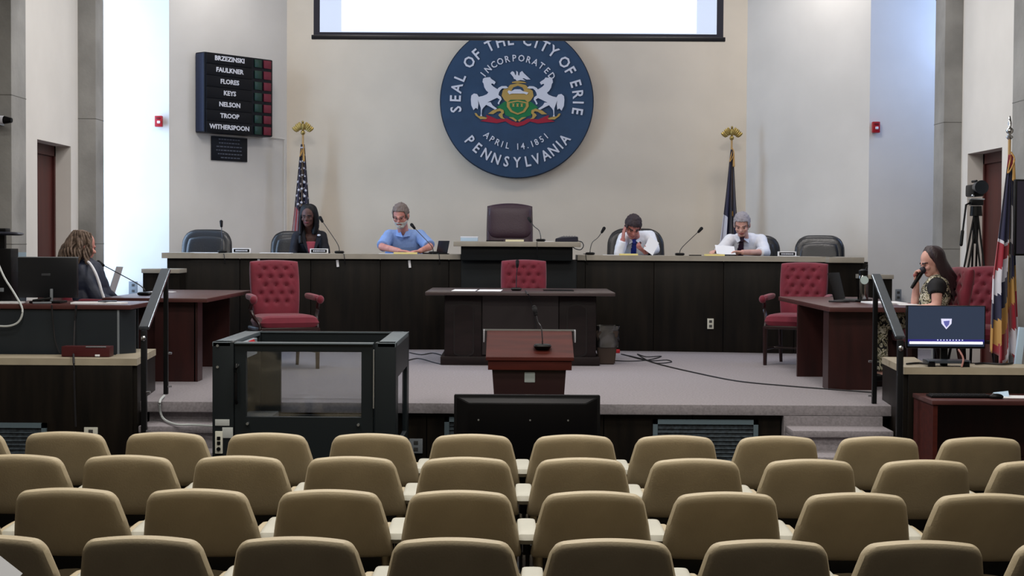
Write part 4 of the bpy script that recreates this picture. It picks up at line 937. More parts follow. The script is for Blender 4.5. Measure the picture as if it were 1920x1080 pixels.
# television seen from behind
Yt = 10.1; a = at(851, 741, Yt); c = at(1126, 743, Yt); tw = c.x-a.x; t = thing('television', 'black flat television seen from behind on a low stand in front of the stage', 'television', ((a.x+c.x)/2, Yt, 0)); zt = a.z
obj('bezel', bx(-tw/2, tw/2, .03, .06, zt-.60, zt, bev=.006), BLK, t)
b = NB(); quadbox(b, [(-tw/2+.11, -.02, zt-.52), (tw/2-.11, -.02, zt-.52), (tw/2-.01, .035, zt-.59), (-tw/2+.01, .035, zt-.59), (-tw/2+.10, -.02, zt-.05), (tw/2-.10, -.02, zt-.05), (tw/2-.01, .035, zt-.01), (-tw/2+.01, .035, zt-.01)], .004); obj('back_shell', b, BLK, t)
obj('screen', bx(-tw/2+.015, tw/2-.015, .06, .064, zt-.585, zt-.015), mat('screen_dark', (8, 8, 10), .1), t)
b = NB(); box(b, (0, .02, .1), (.10, .04, .22), .005); box(b, (0, .03, .012), (.55, .28, .024), .008); obj('stand', b, BLK, t)
for xx in (-.32, .02, .27): obj('screw', cyl(NB(), (xx, -.024, zt-.16), (xx, -.018, zt-.16), .006), SILV, t)
obj('top_trim', box(NB(), (0, .045, zt+.001), (tw-.01, .026, .004), .001), mat('gloss_black', (50, 50, 54), .12), t)

# wheelchair lift
Yf = 10.05; a = at(398, 641, Yf); c = at(742, 643, Yf); lx, rx = a.x, c.x; zt = (a.z+c.z)/2; Yb = 11.34
t = thing('wheelchair_lift', 'charcoal steel wheelchair lift enclosure with clear door windows in front of the stage', 'lift', ((lx+rx)/2, Yf, 0)); o0 = Vector(((lx+rx)/2, Yf, 0))
def X_(px, Y=Yf): return at(px, 700, Y).x-o0.x
def Z_(py, Y=Yf, px=560): return at(px, py, Y).z
D = Yb-Yf
obj('left_post', bx(X_(398), X_(438), 0, .12, 0, zt, bev=.006), LIFTM, t)
obj('right_post', bx(X_(703), X_(742), 0, .12, 0, zt, bev=.006), LIFTM, t)
obj('rear_left_post', bx(X_(398), X_(398)+.12, D-.10, D, 0, zt, bev=.006), LIFTM, t)
obj('rear_right_post', bx(X_(742)-.045, X_(742), D-.06, D, 0, zt, bev=.006), LIFTM, t)
# front door frame
dl, dr_ = X_(438)+.004, X_(699); zw1, zw0 = Z_(660), Z_(783)
d = obj('door', bx(dl, X_(460), .02, .07, .12, zt-.01, bx(X_(677), dr_, .02, .07, .12, zt-.01, bx(X_(460), X_(677), .02, .07, zw1, zt-.01, bx(X_(460), X_(677), .02, .07, .12, zw0)))), LIFTM, t)
obj('pane', bx(X_(460), X_(677), .04, .048, zw0, zw1), LGL, d)
b = NB(); tube(b, [(X_(444), .0, Z_(685)), (X_(444), -.03, Z_(690)), (X_(444), -.03, Z_(750)), (X_(444), .0, Z_(755))], .010, 8); obj('door_handle', b, BLK, d)
obj('hinge_strip', bx(X_(699.5), X_(701.5), .0, .03, Z_(765), Z_(655)), SILV, t)
# top rails
obj('front_rail', bx(dl, dr_, .0, .10, zt-.012, zt-.004), LIFTE, t)
for s, xx in ((-1, X_(398)), (1, X_(742)-.12)):
    obj('side_rail', bx(xx, xx+.12, 0, D, zt-.03, zt, bev=.003), LIFTE, t)
    px_ = xx if s < 0 else xx+.09
    obj('side_panel', bx(px_, px_+.03, .1, D-.08, .08, .42, bx(px_, px_+.03, .1, D-.08, zt-.24, zt-.03, bx(px_, px_+.03, .1, .22, .42, zt-.24, bx(px_, px_+.03, D-.2, D-.08, .42, zt-.24)))), LIFTM, t)
    obj('side_pane', bx(px_+.012, px_+.018, .22, D-.2, .42, zt-.24), LGL, t)
# rear gate
zr = at(620, 611, Yb).z; gx0, gx1 = at(527, 700, Yb-.05).x-o0.x, at(681, 700, Yb-.05).x-o0.x; gz1, gz0 = at(600, 640, Yb).z, at(600, 776, Yb).z
obj('rear_gate', bx(X_(398)+.12, gx0, D-.07, D-.03, .08, zt, bx(gx1, X_(742)-.16, D-.07, D-.03, .08, zt, bx(gx0, gx1, D-.07, D-.03, gz1, zt, bx(gx0, gx1, D-.07, D-.03, .08, gz0)))), LIFTM, t)
obj('rear_top_beam', bx(X_(742)-.16, X_(742)-.045, D-.07, D-.03, zt-.22, zt), LIFTM, t)
obj('rear_rail', bx(X_(398)+.12, X_(742)-.12, D-.08, D-.02, zt-.01, zt-.002), LIFTE, t); obj('rear_pane', bx(gx0, gx1, D-.055, D-.048, gz0, gz1), LGL, t)
obj('platform', bx(X_(398)+.13, X_(742)-.13, .09, D-.09, .04, .08), BLKM, t)
obj('mast_cover', bx(X_(398)+.035, X_(398)+.26, .55, D-.12, .08, .55, bev=.01), mat('lift_grey_cover', (66, 74, 80), .5), t)
for px, py in ((408, 649), (408, 689), (464, 795), (672, 796), (445, 686)): obj('bolt', cyl(NB(), (X_(px), -.008, Z_(py)), (X_(px), .02, Z_(py)), .009), SILV, t)
ctl = obj('control_panel', bx(X_(398)+.14, X_(398)+.17, .30, .75, zt-.13, zt-.02), mat('control_grey', (120, 128, 136), .5), t)
obj('emergency_stop', cyl(NB(), (X_(398)+.17, .42, zt-.045), (X_(398)+.21, .42, zt-.03), .025, seg=14), ALARM, ctl); 
for x_, y_, w_, h_ in ((417, 793, 27, 12), (427, 812, 20, 20)): obj('warning_label', box(NB(), (X_(x_), -.003, Z_(y_)), (S(w_, Yf), .005, S(h_, Yf)), .001), mat('label_grey', (170, 174, 172), .6), t)
pn = obj('power_socket_plate', box(NB(), (X_(411), -.008, Z_(830)), (S(14, Yf), .015, S(42, Yf)), .003), OUTL, t)
for yy in (822, 831): obj('switch', box(NB(), (X_(411), -.018, Z_(yy)), (.022, .008, .022), .002), BLK, pn)
obj('knob', cyl(NB(), (X_(411), -.028, Z_(842)), (X_(411), -.01, Z_(842)), .013), BLK, pn)

# ---------------------------------------------------------------- tables left and right
def table(label, xin, y0, y1, xout, h, sgn, inset):
    t = thing('side_table', label, 'table', (xin, y0, ST))
    X = lambda v: v*(-sgn)      # v measured outward from the aisle edge
    f = lambda a, c, y_0, y_1, z0, z1, bev=0: bx(min(-sgn*a, -sgn*c), max(-sgn*a, -sgn*c), y_0, y_1, z0, z1, bev=bev)
    W = abs(xout-xin)
    obj('table_top', f(0, W, 0, y1-y0, h-.035, h, .006), MAHOT, t)
    obj('end_panel', f(.12, .46, .10, .14, 0, h-.04), MAHO, t)
    obj('modesty_panel', f(.46, W-.05, .30, .33, .0, h-.04), MAHO, t)
    obj('side_panel', f(.10, .13, .10, .30, 0, h-.04), MAHO, t)
    obj('rear_panel', f(.12, W-.05, y1-y0-.5, y1-y0-.46, 0, h-.04), MAHO, t)
    return t
xin = at(395, 563, 13.0).x
table('mahogany table at the left with a gooseneck microphone', xin, 12.85, 15.0, xin-.88, .71, 1, 0)
# right table: front face, small inner panel
xin = at(1553, 580, 12.5).x
t = thing('side_table', 'mahogany table at the right where the woman with the microphone sits', 'table', (xin, 12.45, ST))
obj('table_top', bx(0.0, .86, 0, 2.4, .645, .685, bev=.006), MAHOT, t)
obj('end_panel', bx(.02, .42, .12, .16, 0, .645), MAHO, t); obj('modesty_panel', bx(.42, .84, .45, .48, 0, .645), MAHO, t)
obj('side_panel', bx(.02, .05, .16, .34, 0, .645), MAHO, t); obj('rear_panel', bx(-.005, .30, 1.35, 1.39, 0, .645), MAHO, t)
ZR = ST+.686
# left control desk
Yd = 11.62; t = thing('control_desk', 'slate grey control desk with red-brown top behind the left low wall', 'desk', (at(0, 600, Yd).x, Yd, ST)); o0 = t.location.copy()
xr_ = at(222, 600, Yd).x-o0.x; zt = at(120, 571, Yd).z-ST
obj('desk_top', bx(-1.0, at(246, 575, Yd).x-o0.x, -.02, .75, zt-.035, zt, bev=.006), MAHOT, t)
obj('front_panel', bx(-1.0, xr_, 0, .03, 0, zt-.04), SLATE, t)
b = NB(); quadbox(b, [(xr_, 0, 0), (at(246, 600, Yd).x-o0.x, .12, 0), (at(246, 600, Yd).x-o0.x, .15, 0), (xr_, .03, 0), (xr_, 0, zt-.04), (at(246, 600, Yd).x-o0.x, .12, zt-.04), (at(246, 600, Yd).x-o0.x, .15, zt-.04), (xr_, .03, zt-.04)]); obj('corner_panel', b, SLATE, t)
obj('corner_trim', bx(xr_-.008, xr_+.006, -.004, .02, 0, zt-.04), GREYP, t)
obj('rear_panel', bx(-1.0, xr_, .60, .63, 0, zt-.04), SLATE, t)
ZL = ST+zt+.001
# right lower desk
Yr_ = 10.28; p = at(1750, 753, Yr_); t = thing('operator_desk', 'red-brown operator desk at the lower right in front of the low wall', 'desk', (p.x, Yr_, 0)); h = .752
obj('desk_top', bx(-.01, 1.5, -.01, .5, h-.03, h, bev=.004), MAHOT, t); obj('side_panel', bx(0, .03, 0, .5, 0, h-.03), LECT, t); obj('modesty_panel', bx(.03, 1.4, .40, .43, 0, h-.03), MAHO, t)
obj('lower_shelf', bx(.03, 1.4, .1, .40, .3, .325), MAHO, t)
ZO = h+.001

# ---------------------------------------------------------------- handrails
def rail(label, f_top, Yfar, n_top, Ynear, wdt, far_foot, near_foot, sg):
    a = at(*f_top, Yfar); c = at(*n_top, Ynear); t = thing('handrail', label, 'handrail', (a.x, Yfar, 0)); o0 = Vector((a.x, Yfar, 0))
    A_ = a-o0; C_ = c-o0; d = (C_-A_); L = d.length; b = NB()
    q = d.normalized(); X = Vector((1, 0, 0)); up = X.cross(q); 
    if up.z < 0: up = -up
    X = q.cross(up); M = Matrix((X, q, up)).transposed().to_4x4(); M.translation = (A_+C_)/2
    b2 = NB(); bmesh.ops.create_cube(b2, size=1); bmesh.ops.scale(b2, vec=(wdt, L, .03), verts=b2.verts); bmesh.ops.bevel(b2, geom=b2.edges[:], offset=.006, segments=2, affect='EDGES'); merge(b, b2, M)
    obj('top_rail', b, RAILM, t)
    b = NB(); box(b, ((A_.x), 0, (far_foot+A_.z)/2), (.034, .034, A_.z-far_foot), .004); obj('far_post', b, BLKM, t)
    b = NB(); box(b, (C_.x, C_.y, (near_foot+C_.z)/2), (.04, .04, C_.z-near_foot-.03), .004); obj('near_post', b, BLKM, t)
    for zz, (pp) in ((near_foot+.40, C_), (near_foot+.12, C_), (far_foot+.32, A_), (far_foot+.06, A_)):
        obj('rail_bracket', cyl(NB(), (pp.x+sg*.02, pp.y-.02, zz), (pp.x+sg*.05, pp.y-.02, zz), .008), CHR, t)
    obj('end_cap', ell(NB(), C_+Vector((-.0, -.02, -.07)), (.018, .014, .022)), CHR, t)
rail('steel topped black handrail beside the left stage steps', (311, 506), 11.9, (270, 616), 11.05, .075, ST, .3, 1)
rail('steel topped black handrail beside the right stage steps', (1642, 516), 11.5, (1688, 634), 10.72, .07, ST, .0, -1)

# ---------------------------------------------------------------- microphones
def gmic(label, base, head, bend=.5, r=.0045, hs=1.0, w_=.11, grp='gooseneck microphones'):
    B_ = Vector(base); H_ = Vector(head)-B_; t = thing('gooseneck_microphone', label, 'microphone', B_, 0, grp)
    b = NB(); cushion(b, w_, .12, .03, k=.5, N=8, post=lambda x, y, z: (x, z, .016+y)); obj('base', b, BLK, t)
    s0 = Vector((0, 0, .03)); hd = H_-s0; mid_ = s0+Vector((hd.x*.18, hd.y*.2, hd.z*bend))
    b = NB(); tube(b, [s0, s0+Vector((hd.x*.03, 0, hd.z*bend*.4)), mid_, s0+hd*.6+Vector((0, 0, hd.z*.06)), s0+hd*.97], r, 6); obj('gooseneck', b, mat('gooseneck_grey', (52, 52, 56), .35, metal=.5), t)
    dn = (H_-(s0+hd*.6)).normalized(); b = NB(); capsule(b, H_-dn*.03*hs, H_+dn*.02*hs, .014*hs, .019*hs, 10); obj('windscreen', b, mat('foam_black', (12, 12, 16), .9), t, True)
    return t
def onc(px, Yo=.12):   # point on the counter
    X = (px-960)/F*17.0; Y = dY(X)+Yo; return Vector(((px-960)/F*Y, Y, ZC+.001))
def mic2(label, bpx, hpx, hpy, Yo=.12, Yh=.0, **k): b_ = onc(bpx, Yo); return gmic(label, b_, at(hpx, hpy, b_.y+Yh), **k)
mic2('gooseneck microphone in front of the empty chair at the left end of the dais', 417, 415, 419, bend=.5)
mic2('gooseneck microphone right of the woman in the navy blazer', 636, 602, 411, bend=.3)
mic2('gooseneck microphone in front of the man in the blue shirt', 812, 774, 424, bend=.3)
mic2('gooseneck microphone left of the man with the blue tie', 1106, 1131, 431, bend=.45)
mic2('gooseneck microphone between the two men in white shirts', 1274, 1313, 431, bend=.3)
pb = at(1014, 452, 16.95); pb.z = 1.801; gmic('gooseneck microphone on the raised centre desk', pb, at(993, 412, 17.1), bend=.45)
pb = fl(968, 545, ZD); pb.z = ZD; gmic('gooseneck microphone on the dark clerk desk', pb, at(970, 494, pb.y), bend=.5)
tb_ = at(262, 551, 14.1); tb_.z = ST+.711; gmic('long gooseneck microphone on the left table pointing at the woman', (at(272, 553, 13.4).x, 13.4, ST+.711), at(188, 494, 13.45), bend=.3, w_=.13)
# lectern microphone
gy = Yl_+.12; gz = zf+(zbk-zf)*.27
zf_l = at(990, 670, Yl_).z
mt = gmic('gooseneck microphone lying on the lectern slope', (at(1017, 655, gy).x, gy, gz+.012), at(1003, 582, gy+.1), bend=.5, w_=.13)

# ---------------------------------------------------------------- papers and small things on the dais
def sheet(name, label, c, w_, d_, m, rz=0, th=.004, cat='paper', grp=None, tilt=0):
    b = NB(); box(b, (0, 0, th/2), (w_, d_, th), 0); o = obj(name, b, m, smooth=False); o.location = c; o.rotation_euler = (tilt, 0, rz); return tag(o, label, cat, grp)
sheet('notepad', 'yellow notepad in front of the man in the blue shirt', onc(760, .06), .26, .16, YEL, .05, .018, 'notepad')
sheet('paper_sheet', 'white paper under the left arm of the man in the blue shirt', onc(727, .10), .2, .2, PAPER, .1)
sheet('notepad', 'yellow notepad in front of the man with the blue tie', onc(1178, .05), .2, .14, YEL, 0, .018, 'notepad')
sheet('paper_sheet', 'white paper left of the yellow notepad of the man with the blue tie', onc(1145, .12), .18, .2, PAPER, 0)
sheet('notepad', 'yellow notepad in front of the silver-haired man', onc(1339, .05), .21, .14, YEL, 0, .02, 'notepad')
sheet('paper_sheet', 'white papers on the dais before the empty chair at left', onc(385, .15), .3, .2, PAPER, 0, .006)
sheet('paper_sheet', 'white papers left of the name plate of the woman in navy', onc(518, .12), .34, .2, PAPER, 0, .006)
sheet('paper_sheet', 'white papers on the dais before the empty chair at right', onc(1478, .10), .2, .2, PAPER, 0, .006)
for lab, px in (('small name plate right of the leftmost microphone', 453), ('small name plate before the woman in the navy blazer', 598), ('small name plate right of the silver-haired man', 1475)):
    c = onc(px, .03); t = thing('name_plate', lab, 'name plate', c, 0, 'name plates on the dais')
    obj('holder', box(NB(), (0, 0, .027), (.20, .03, .054), .003), PAPER, t); obj('insert', box(NB(), (0, -.016, .028), (.17, .004, .034), .001), BLK, t)
    b = NB(); x = -.065
    while x < .06: w_ = random.uniform(.008, .016); box(b, (x+w_/2, -.0185, .028), (w_, .002, .014)); x += w_+.005
    obj('print', b, WHT, t)
# hanging tags
for i, (px, py, h_) in enumerate(((485, 491, 11), (633, 494, 13), (768, 495, 14), (1553, 505, 14))):
    lab = ['white tag hanging under the counter edge above the left red chair', 'white tag hanging under the counter near the woman in navy', 'white tag hanging under the counter below the man in blue', 'white tag hanging at the right end block of the dais'][i]
    X = (px-960)/F*16.8; Y = dY(X)-.03; p = at(px, py, Y); q = tag(obj('paper_tag', box(NB(), (0, 0, 0), (.026, .004, S(h_, Y)), 0, (0, R(-6 if i else 0), 0)), PAPER), lab, 'tag', 'white tags under the counter'); q.location = p
# laptop of blue-shirt man
c = onc(815, .2); t = thing('laptop', 'dark laptop at the elbow of the man in the blue shirt', 'laptop', c, R(-60))
obj('keyboard_deck', box(NB(), (0, 0, .008), (.26, .18, .014), .004), BLK, t); obj('lid', box(NB(), (0, .10, .075), (.26, .008, .15), .003, (R(-12), 0, 0)), BLK, t)
sheet('mobile_phone', 'black phone lying on the dais right of the laptop', onc(829, .05), .07, .14, BLK, R(80), .01, 'phone')
sheet('mobile_phone', 'black phone lying between the microphone and yellow pad of the silver-haired man', onc(1303, .08), .13, .07, BLK, 0, .01, 'phone')
sheet('mobile_phone', 'black tablet under the hands of the silver-haired man', onc(1362, .14)+Vector((0, 0, .004)), .2, .12, BLK, 0, .012, 'tablet')
# sheets held in hands
q = at(1221, 461, 17.22); o = sheet('held_paper', 'white paper held up by the man with the blue tie', q, .13, .20, PAPER, R(15), .002); o.rotation_euler = (R(60), R(35), R(10))
q = at(1360, 469, 17.2); o = sheet('held_paper', 'white paper held by the silver-haired man', q, .22, .16, PAPER, R(5), .002); o.rotation_euler = (R(38), R(4), R(5))
# centre desk items
pz = 1.801
c = at(880, 451, 16.9); t = thing('tissue_box', 'pale blue and white box at the left of the raised centre desk', 'box', (c.x, 16.9, pz)); obj('carton', box(NB(), (0, 0, .026), (S(32, 16.9), .12, .052), .004), BLUEP, t); obj('lid_band', box(NB(), (0, 0, .045), (S(32, 16.9)+.004, .124, .012), .002), WHT, t)
sheet('paper_sheet', 'cream papers in the middle of the raised centre desk', (at(965, 450, 16.8).x, 16.85, pz), .2, .2, CREAMP, 0, .022)
sheet('keyboard', 'black folder left of the cream papers on the raised desk', (at(928, 450, 16.85).x, 16.9, pz), .19, .16, BLK, 0, .012, 'folder')
sheet('paper_sheet', 'white papers between the raised desk microphone and the black device', (at(1030, 450, 16.85).x, 16.88, pz), .1, .14, PAPER, 0, .005)
c0_, c1_ = at(1041, 450, 16.85).x, at(1084, 450, 16.85).x; t = thing('control_unit', 'black control unit at the right of the raised centre desk', 'electronic device', ((c0_+c1_)/2, 16.9, pz)); w_ = (c1_-c0_)/2
b = NB(); quadbox(b, [(-w_, -.09, 0), (w_, -.09, 0), (w_, .09, 0), (-w_, .09, 0), (-w_, -.09, .035), (w_*.97, -.09, .055), (w_*.97, .09, .06), (-w_*.4, .09, .06)], .004); obj('case', b, mat('device_navy', (24, 24, 42), .4), t)
b = NB()
for k in range(5): box(b, (-.03+.03*k, -.02, .0645), (.015, .015, .004))
obj('button_row', b, GREYP, t)
tag(obj('cable', tube(NB(), [at(1084, 452, 16.8), at(1091, 454, 16.7), at(1094, 461, 16.62), at(1089, 468, 16.60), at(1080, 467, 16.62), at(1074, 463, 16.70)], .0055), CORD), 'dark cable looping off the right of the raised centre desk', 'cable')
tag(obj('cable', tube(NB(), [at(1007, 453, 16.66), at(1007, 464, 16.655), at(1009, 487, 16.73)], .003), CORD), 'thin cable down the front of the raised centre desk', 'cable')
for (p0_, lab) in ((420, 'below the leftmost microphone'), (645, 'below the microphone of the woman in navy'), (823, 'below the microphone of the man in blue'), (1098, 'below the microphone left of the blue-tie man')):
    X = (p0_-960)/F*16.8; Yq = dY(X)-.075
    tag(obj('microphone_cable', tube(NB(), [at(p0_-4, 476, Yq+.08), at(p0_, 477, Yq-.004), at(p0_+1, 486, Yq-.004), at(p0_+2, 495, Yq+.05)], .004), CORD), 'thin dark cable over the counter edge '+lab, 'cable', 'cables over the counter edge')
# clerk desk papers, device
def ond(px, py, z): q = fl(px, py, z); q.z = z; return q
for a, lab in ((869, 'white paper on the clerk desk, left of a pair'), (918, 'white paper on the clerk desk, right of a pair')):
    q = ond(a, 547, ZD); sheet('paper_sheet', lab, (q.x, 15.15, ZD), .23, .5, PAPER, R(-2), .003)
q = ond(1048, 546, ZD); sheet('folder', 'dark folder on the right of the clerk desk', (q.x, 15.3, ZD), .3, .3, BLK, 0, .006, 'folder')
tag(obj('cable', tube(NB(), [ond(985, 545, ZD+.004), ond(990, 552, ZD+.004), at(992, 556, 14.70), at(1000, 580, 14.84), at(1008, 640, 14.86)], .006), CORD), 'black cable hanging over the front of the clerk desk', 'cable')
# bin
q = fl(1138, 684, ST); t = thing('waste_bin', 'brown waste bin with a clear plastic liner right of the clerk desk', 'bin', (q.x, q.y+.1, ST))
b = NB(); quadbox(b, [(-.08, -.07, 0), (.08, -.07, 0), (.08, .09, 0), (-.08, .09, 0), (-.11, -.1, .34), (.11, -.1, .34), (.11, .12, .34), (-.11, .12, .34)], .01); obj('bin_body', b, BIN, t)
b = NB(); G = []
for j in range(7):
    G.append([b.verts.new(((.112+.022*noise.noise(Vector((k*.9, j*.8, 0)))+.012*(j == 6))*math.copysign(abs(math.cos(2*PI*k/32))**.5, math.cos(2*PI*k/32))*(1.08), (.112+.02*noise.noise(Vector((k*.7, j, 3))))*math.copysign(abs(math.sin(2*PI*k/32))**.5, math.sin(2*PI*k/32))+.01, .17+.035*j+.012*noise.noise(Vector((k, j, 7))))) for k in range(32)])
for j in range(6):
    for k in range(32): b.faces.new((G[j][k], G[j][(k+1) % 32], G[j+1][(k+1) % 32], G[j+1][k]))
obj('liner', b, BAG, t)
# floor cables
def flc(label, pts, z=ST+.006, r=.006, m=CORD): return tag(obj('floor_cable', tube(NB(), [fl(x, y, z) for x, y in pts], r), m), label, 'cable')
flc('long dark cable running across the stage carpet to the right table', [(1165, 664), (1200, 672), (1240, 684), (1300, 698), (1380, 714), (1470, 723), (1560, 730), (1640, 736)])
flc('tangled dark cables on the carpet right of the waste bin', [(1150, 676), (1180, 677), (1215, 675), (1240, 668), (1212, 669), (1195, 664), (1225, 680), (1258, 679), (1250, 675), (1215, 676), (1170, 665)], r=.005)
flc('dark cables on the carpet left of the clerk desk', [(764, 676), (785, 672), (815, 680), (830, 683)], r=.005)
flc('thin cable near the left desk foot', [(768, 661), (790, 665), (812, 662), (834, 668)], r=.005)
q = fl(1158, 662, ST); tag(obj('power_plug', box(NB(), (q.x, q.y, ST+.02), (.05, .04, .04), .008), ALARM), 'small red plug on the carpet behind the waste bin', 'plug')
# white cord at left steps
cw = [fl(308, 742, ST+.01), fl(300, 752, ST+.01), at(300, 770, 11.34), at(308, 786, 11.32), at(330, 795, 11.06), at(360, 793, 11.02), at(402, 797, 10.98)]
cw[3].z = .47; cw[4].z = .465; cw[5].z = .468; cw[6].z = .465
tag(obj('floor_cable', tube(NB(), cw, .009), CORDW), 'white cord trailing down the left stage steps to the lift', 'cable')

# ---------------------------------------------------------------- left desk equipment
a, c = at(35, 482, 11.9), at(146, 568, 11.9); mw, mh = c.x-a.x, a.z-c.z
t = thing('computer_monitor', 'black computer monitor seen from behind on the slate control desk', 'monitor', ((a.x+c.x)/2, 11.9, ZL))
obj('back_shell', box(NB(), (0, 0, a.z-ZL-mh/2+.02), (mw, .05, mh-.04), .008), mat('monitor_black', (18, 20, 24), .35), t)
obj('top_edge', box(NB(), (0, .0, a.z-ZL), (mw, .05, .006), .001), GREYP, t)
obj('maker_emblem', box(NB(), (-.01, -.027, a.z-ZL-mh*.38), (.07, .004, .02), .003), mat('emblem_grey', (60, 62, 66), .3), t)
b = NB(); box(b, (0, .01, .08), (.06, .04, .2), .006); box(b, (0, .0, .008), (.24, .2, .016), .006); obj('stand', b, BLK, t)
obj('port_cable_bracket', box(NB(), (.04, -.05, .055), (.02, .02, .11), .004), GREYP, t)
a, c = at(-25, 466, 11.9), at(24, 560, 11.9); t = thing('computer_tower', 'black computer tower at the far left of the control desk', 'computer', (a.x/2+c.x/2, 11.95, ZL))
obj('case', box(NB(), (0, 0, (a.z-ZL)/2), (c.x-a.x, .18, a.z-ZL), .006), BLK, t); obj('rear_socket', box(NB(), (.03, -.092, .1), (.03, .006, .03), .002), GREYP, t)
a, c = at(22, 473, 12.15), at(48, 570, 12.15); o = sheet('wall_notice', 'white printed sheet standing behind the black computer tower', ((a.x+c.x)/2, 12.17, ZL), c.x-a.x, a.z-ZL, BLUEP, 0, .004); o.rotation_euler = (R(90), 0, 0); o.location = ((a.x+c.x)/2, 12.17, (a.z+ZL)/2)
t = thing('document_camera', 'dark overhead device on a stand at the left edge above the computer tower', 'electronic device', (at(6, 560, 12.1).x, 12.1, ZL)); zq = at(10, 440, 12.1).z-ZL
obj('arm', bx(-.02, .02, -.02, .02, 0, zq), BLK, t); b = NB(); cushion(b, .32, .2, .03, k=.5, N=10, post=lambda x, y, z: (x, z, zq+.01+y-.03*x)); obj('head', b, mat('device_grey', (48, 50, 60), .3), t); obj('shade', bx(-.2, .04, -.06, .06, zq+.02, zq+.05, bev=.006), BLK, t)
for i, (px, w_, m, lab) in enumerate(((170, .26, PAPER, 'white papers beside the monitor on the control desk'), (215, .16, PAPER, 'white papers at the right end of the control desk'), (195, .14, BLK, 'dark folder among the papers on the control desk'), (20, .2, PAPER, 'white papers at the far left of the control desk'))):
    q = at(px, 568, 11.8); sheet('paper_stack', lab, (q.x, 11.78+.12*(i == 2), ZL), w_, .16, m, R((4, -8, 15, 5)[i]), .012+.006*(i == 2))
q = at(82, 570, 11.7); t = thing('desk_clutter_cup', 'grey stapler beneath the monitor on the control desk', 'stapler', (q.x-.02, 11.72, ZL), R(20)); obj('stapler_base', box(NB(), (0, 0, .008), (.14, .035, .014), .005), GREYP, t); obj('stapler_arm', box(NB(), (0, 0, .032), (.14, .03, .02), .008, (0, R(-8), 0)), BLK, t); t.name = 'stapler'
tag(obj('cable', tube(NB(), [at(-5, 490, 11.75), at(8, 520, 11.7), at(28, 552, 11.62), at(42, 580, 11.57), at(36, 602, 11.57), at(18, 611, 11.57), at(-6, 611, 11.57)], .008), CORDW), 'pale grey cable looping over the left edge of the control desk', 'cable')
tag(obj('cable', tube(NB(), [at(97, 572, 11.58), at(99, 600, 11.59), at(104, 640, 11.59), at(112, 663, 11.56)], .006), CORD), 'black cable hanging down the front of the control desk', 'cable')
tag(obj('cable', tube(NB(), [at(143, 572, 11.58), at(140, 610, 11.58), at(138, 660, 11.4), at(138, 671, 11.14), at(140, 740, 11.13), at(142, 800, 11.14)], .008), CORD), 'black cable hanging over the left low wall', 'cable')
a, c = at(118, 645, 11.34), at(208, 665, 11.34); t = thing('card_box', 'dark red box resting on the cap of the left low wall', 'box', ((a.x+c.x)/2, 11.36, .931)); w_ = c.x-a.x
obj('box_body', box(NB(), (0, 0, .04), (w_, .12, .075), .004), mat('dark_red_box', (66, 14, 18), .45), t); obj('grey_strip', box(NB(), (w_*.22, -.062, .076), (w_*.42, .008, .008), .001), GREYP, t); obj('white_badge', box(NB(), (w_*.25, -.063, .012), (.035, .006, .014), .001), PAPER, t)
# camera on column
a = at(8, 226, 12.8); t = thing('wall_camera', 'small white wall camera with black lens on the far left column', 'camera', (a.x, 12.82, a.z))
obj('camera_body', cyl(NB(), (-.09, -.06, .005), (.02, -.08, .0), .034, .034, 16), WHT, t); obj('lens_hood', cyl(NB(), (.02, -.08, 0), (.085, -.09, -.004), .034, .020, 16), BLK, t); obj('bracket', box(NB(), (-.05, -.01, -.03), (.05, .14, .02), .004), GREYP, t)
q = at(268, 552, 14.4)
sheet('paper_sheet', 'white paper on the left mahogany table', (at(318, 552, 14.6).x, 14.3, ST+.711), .22, .16, PAPER, 0, .003)
TP = bpy.data.materials.new('translucent_paper'); TP.use_nodes = True; nt = TP.node_tree; pb_ = nt.nodes['Principled BSDF']; pb_.inputs['Base Color'].default_value = lin((235, 236, 240)); tl_ = nt.nodes.new('ShaderNodeBsdfTranslucent'); tl_.inputs[0].default_value = lin((235, 236, 240)); mx_ = nt.nodes.new('ShaderNodeMixShader'); mx_.inputs[0].default_value = .55
nt.links.new(pb_.outputs[0], mx_.inputs[1]); nt.links.new(tl_.outputs[0], mx_.inputs[2]); nt.links.new(mx_.outputs[0], nt.nodes['Material Output'].inputs[0])
# leaflet (seen left of mic) held by the woman
o = sheet('held_paper', 'white sheets held by the woman in the striped jacket', at(216, 528, 13.75), .22, .28, TP, 0, .002); o.rotation_euler = (R(72), 0, R(-60))

# ---------------------------------------------------------------- right side equipment
Ym = 10.95; a, c = at(1703, 574, Ym), at(1845, 650, Ym); mw, mh = c.x-a.x, a.z-c.z
t = thing('desktop_monitor', 'computer monitor showing a dark blue desktop and shield emblem on the right low wall', 'monitor', ((a.x+c.x)/2, Ym, .931)); zc_ = (a.z+c.z)/2-.931
obj('frame', box(NB(), (0, .02, zc_-.005), (mw+.02, .035, mh+.02), .005), BLK, t)
s_ = obj('screen', box(NB(), (0, -.001, zc_), (mw, .004, mh)), mat('desktop_screen', (46, 56, 76), .3, emit=.55), t)
obj('taskbar', box(NB(), (0, -.004, zc_-mh/2+mh*.09), (mw*.96, .002, mh*.06)), mat('taskbar_light', (236, 238, 255), .5, emit=1.3), s_)
obj('taskbar_band', box(NB(), (0, -.0035, zc_-mh/2+mh*.14), (mw, .002, mh*.07)), mat('taskbar_blue', (44, 40, 120), .5, emit=.6), s_)
b = NB()
for k in range(9): box(b, (-.06+.022*k, -.0055, zc_-mh/2+mh*.16), (.008, .002, .008))
obj('icons', b, mat('icon_white', (200, 206, 240), .5, emit=.8), s_)
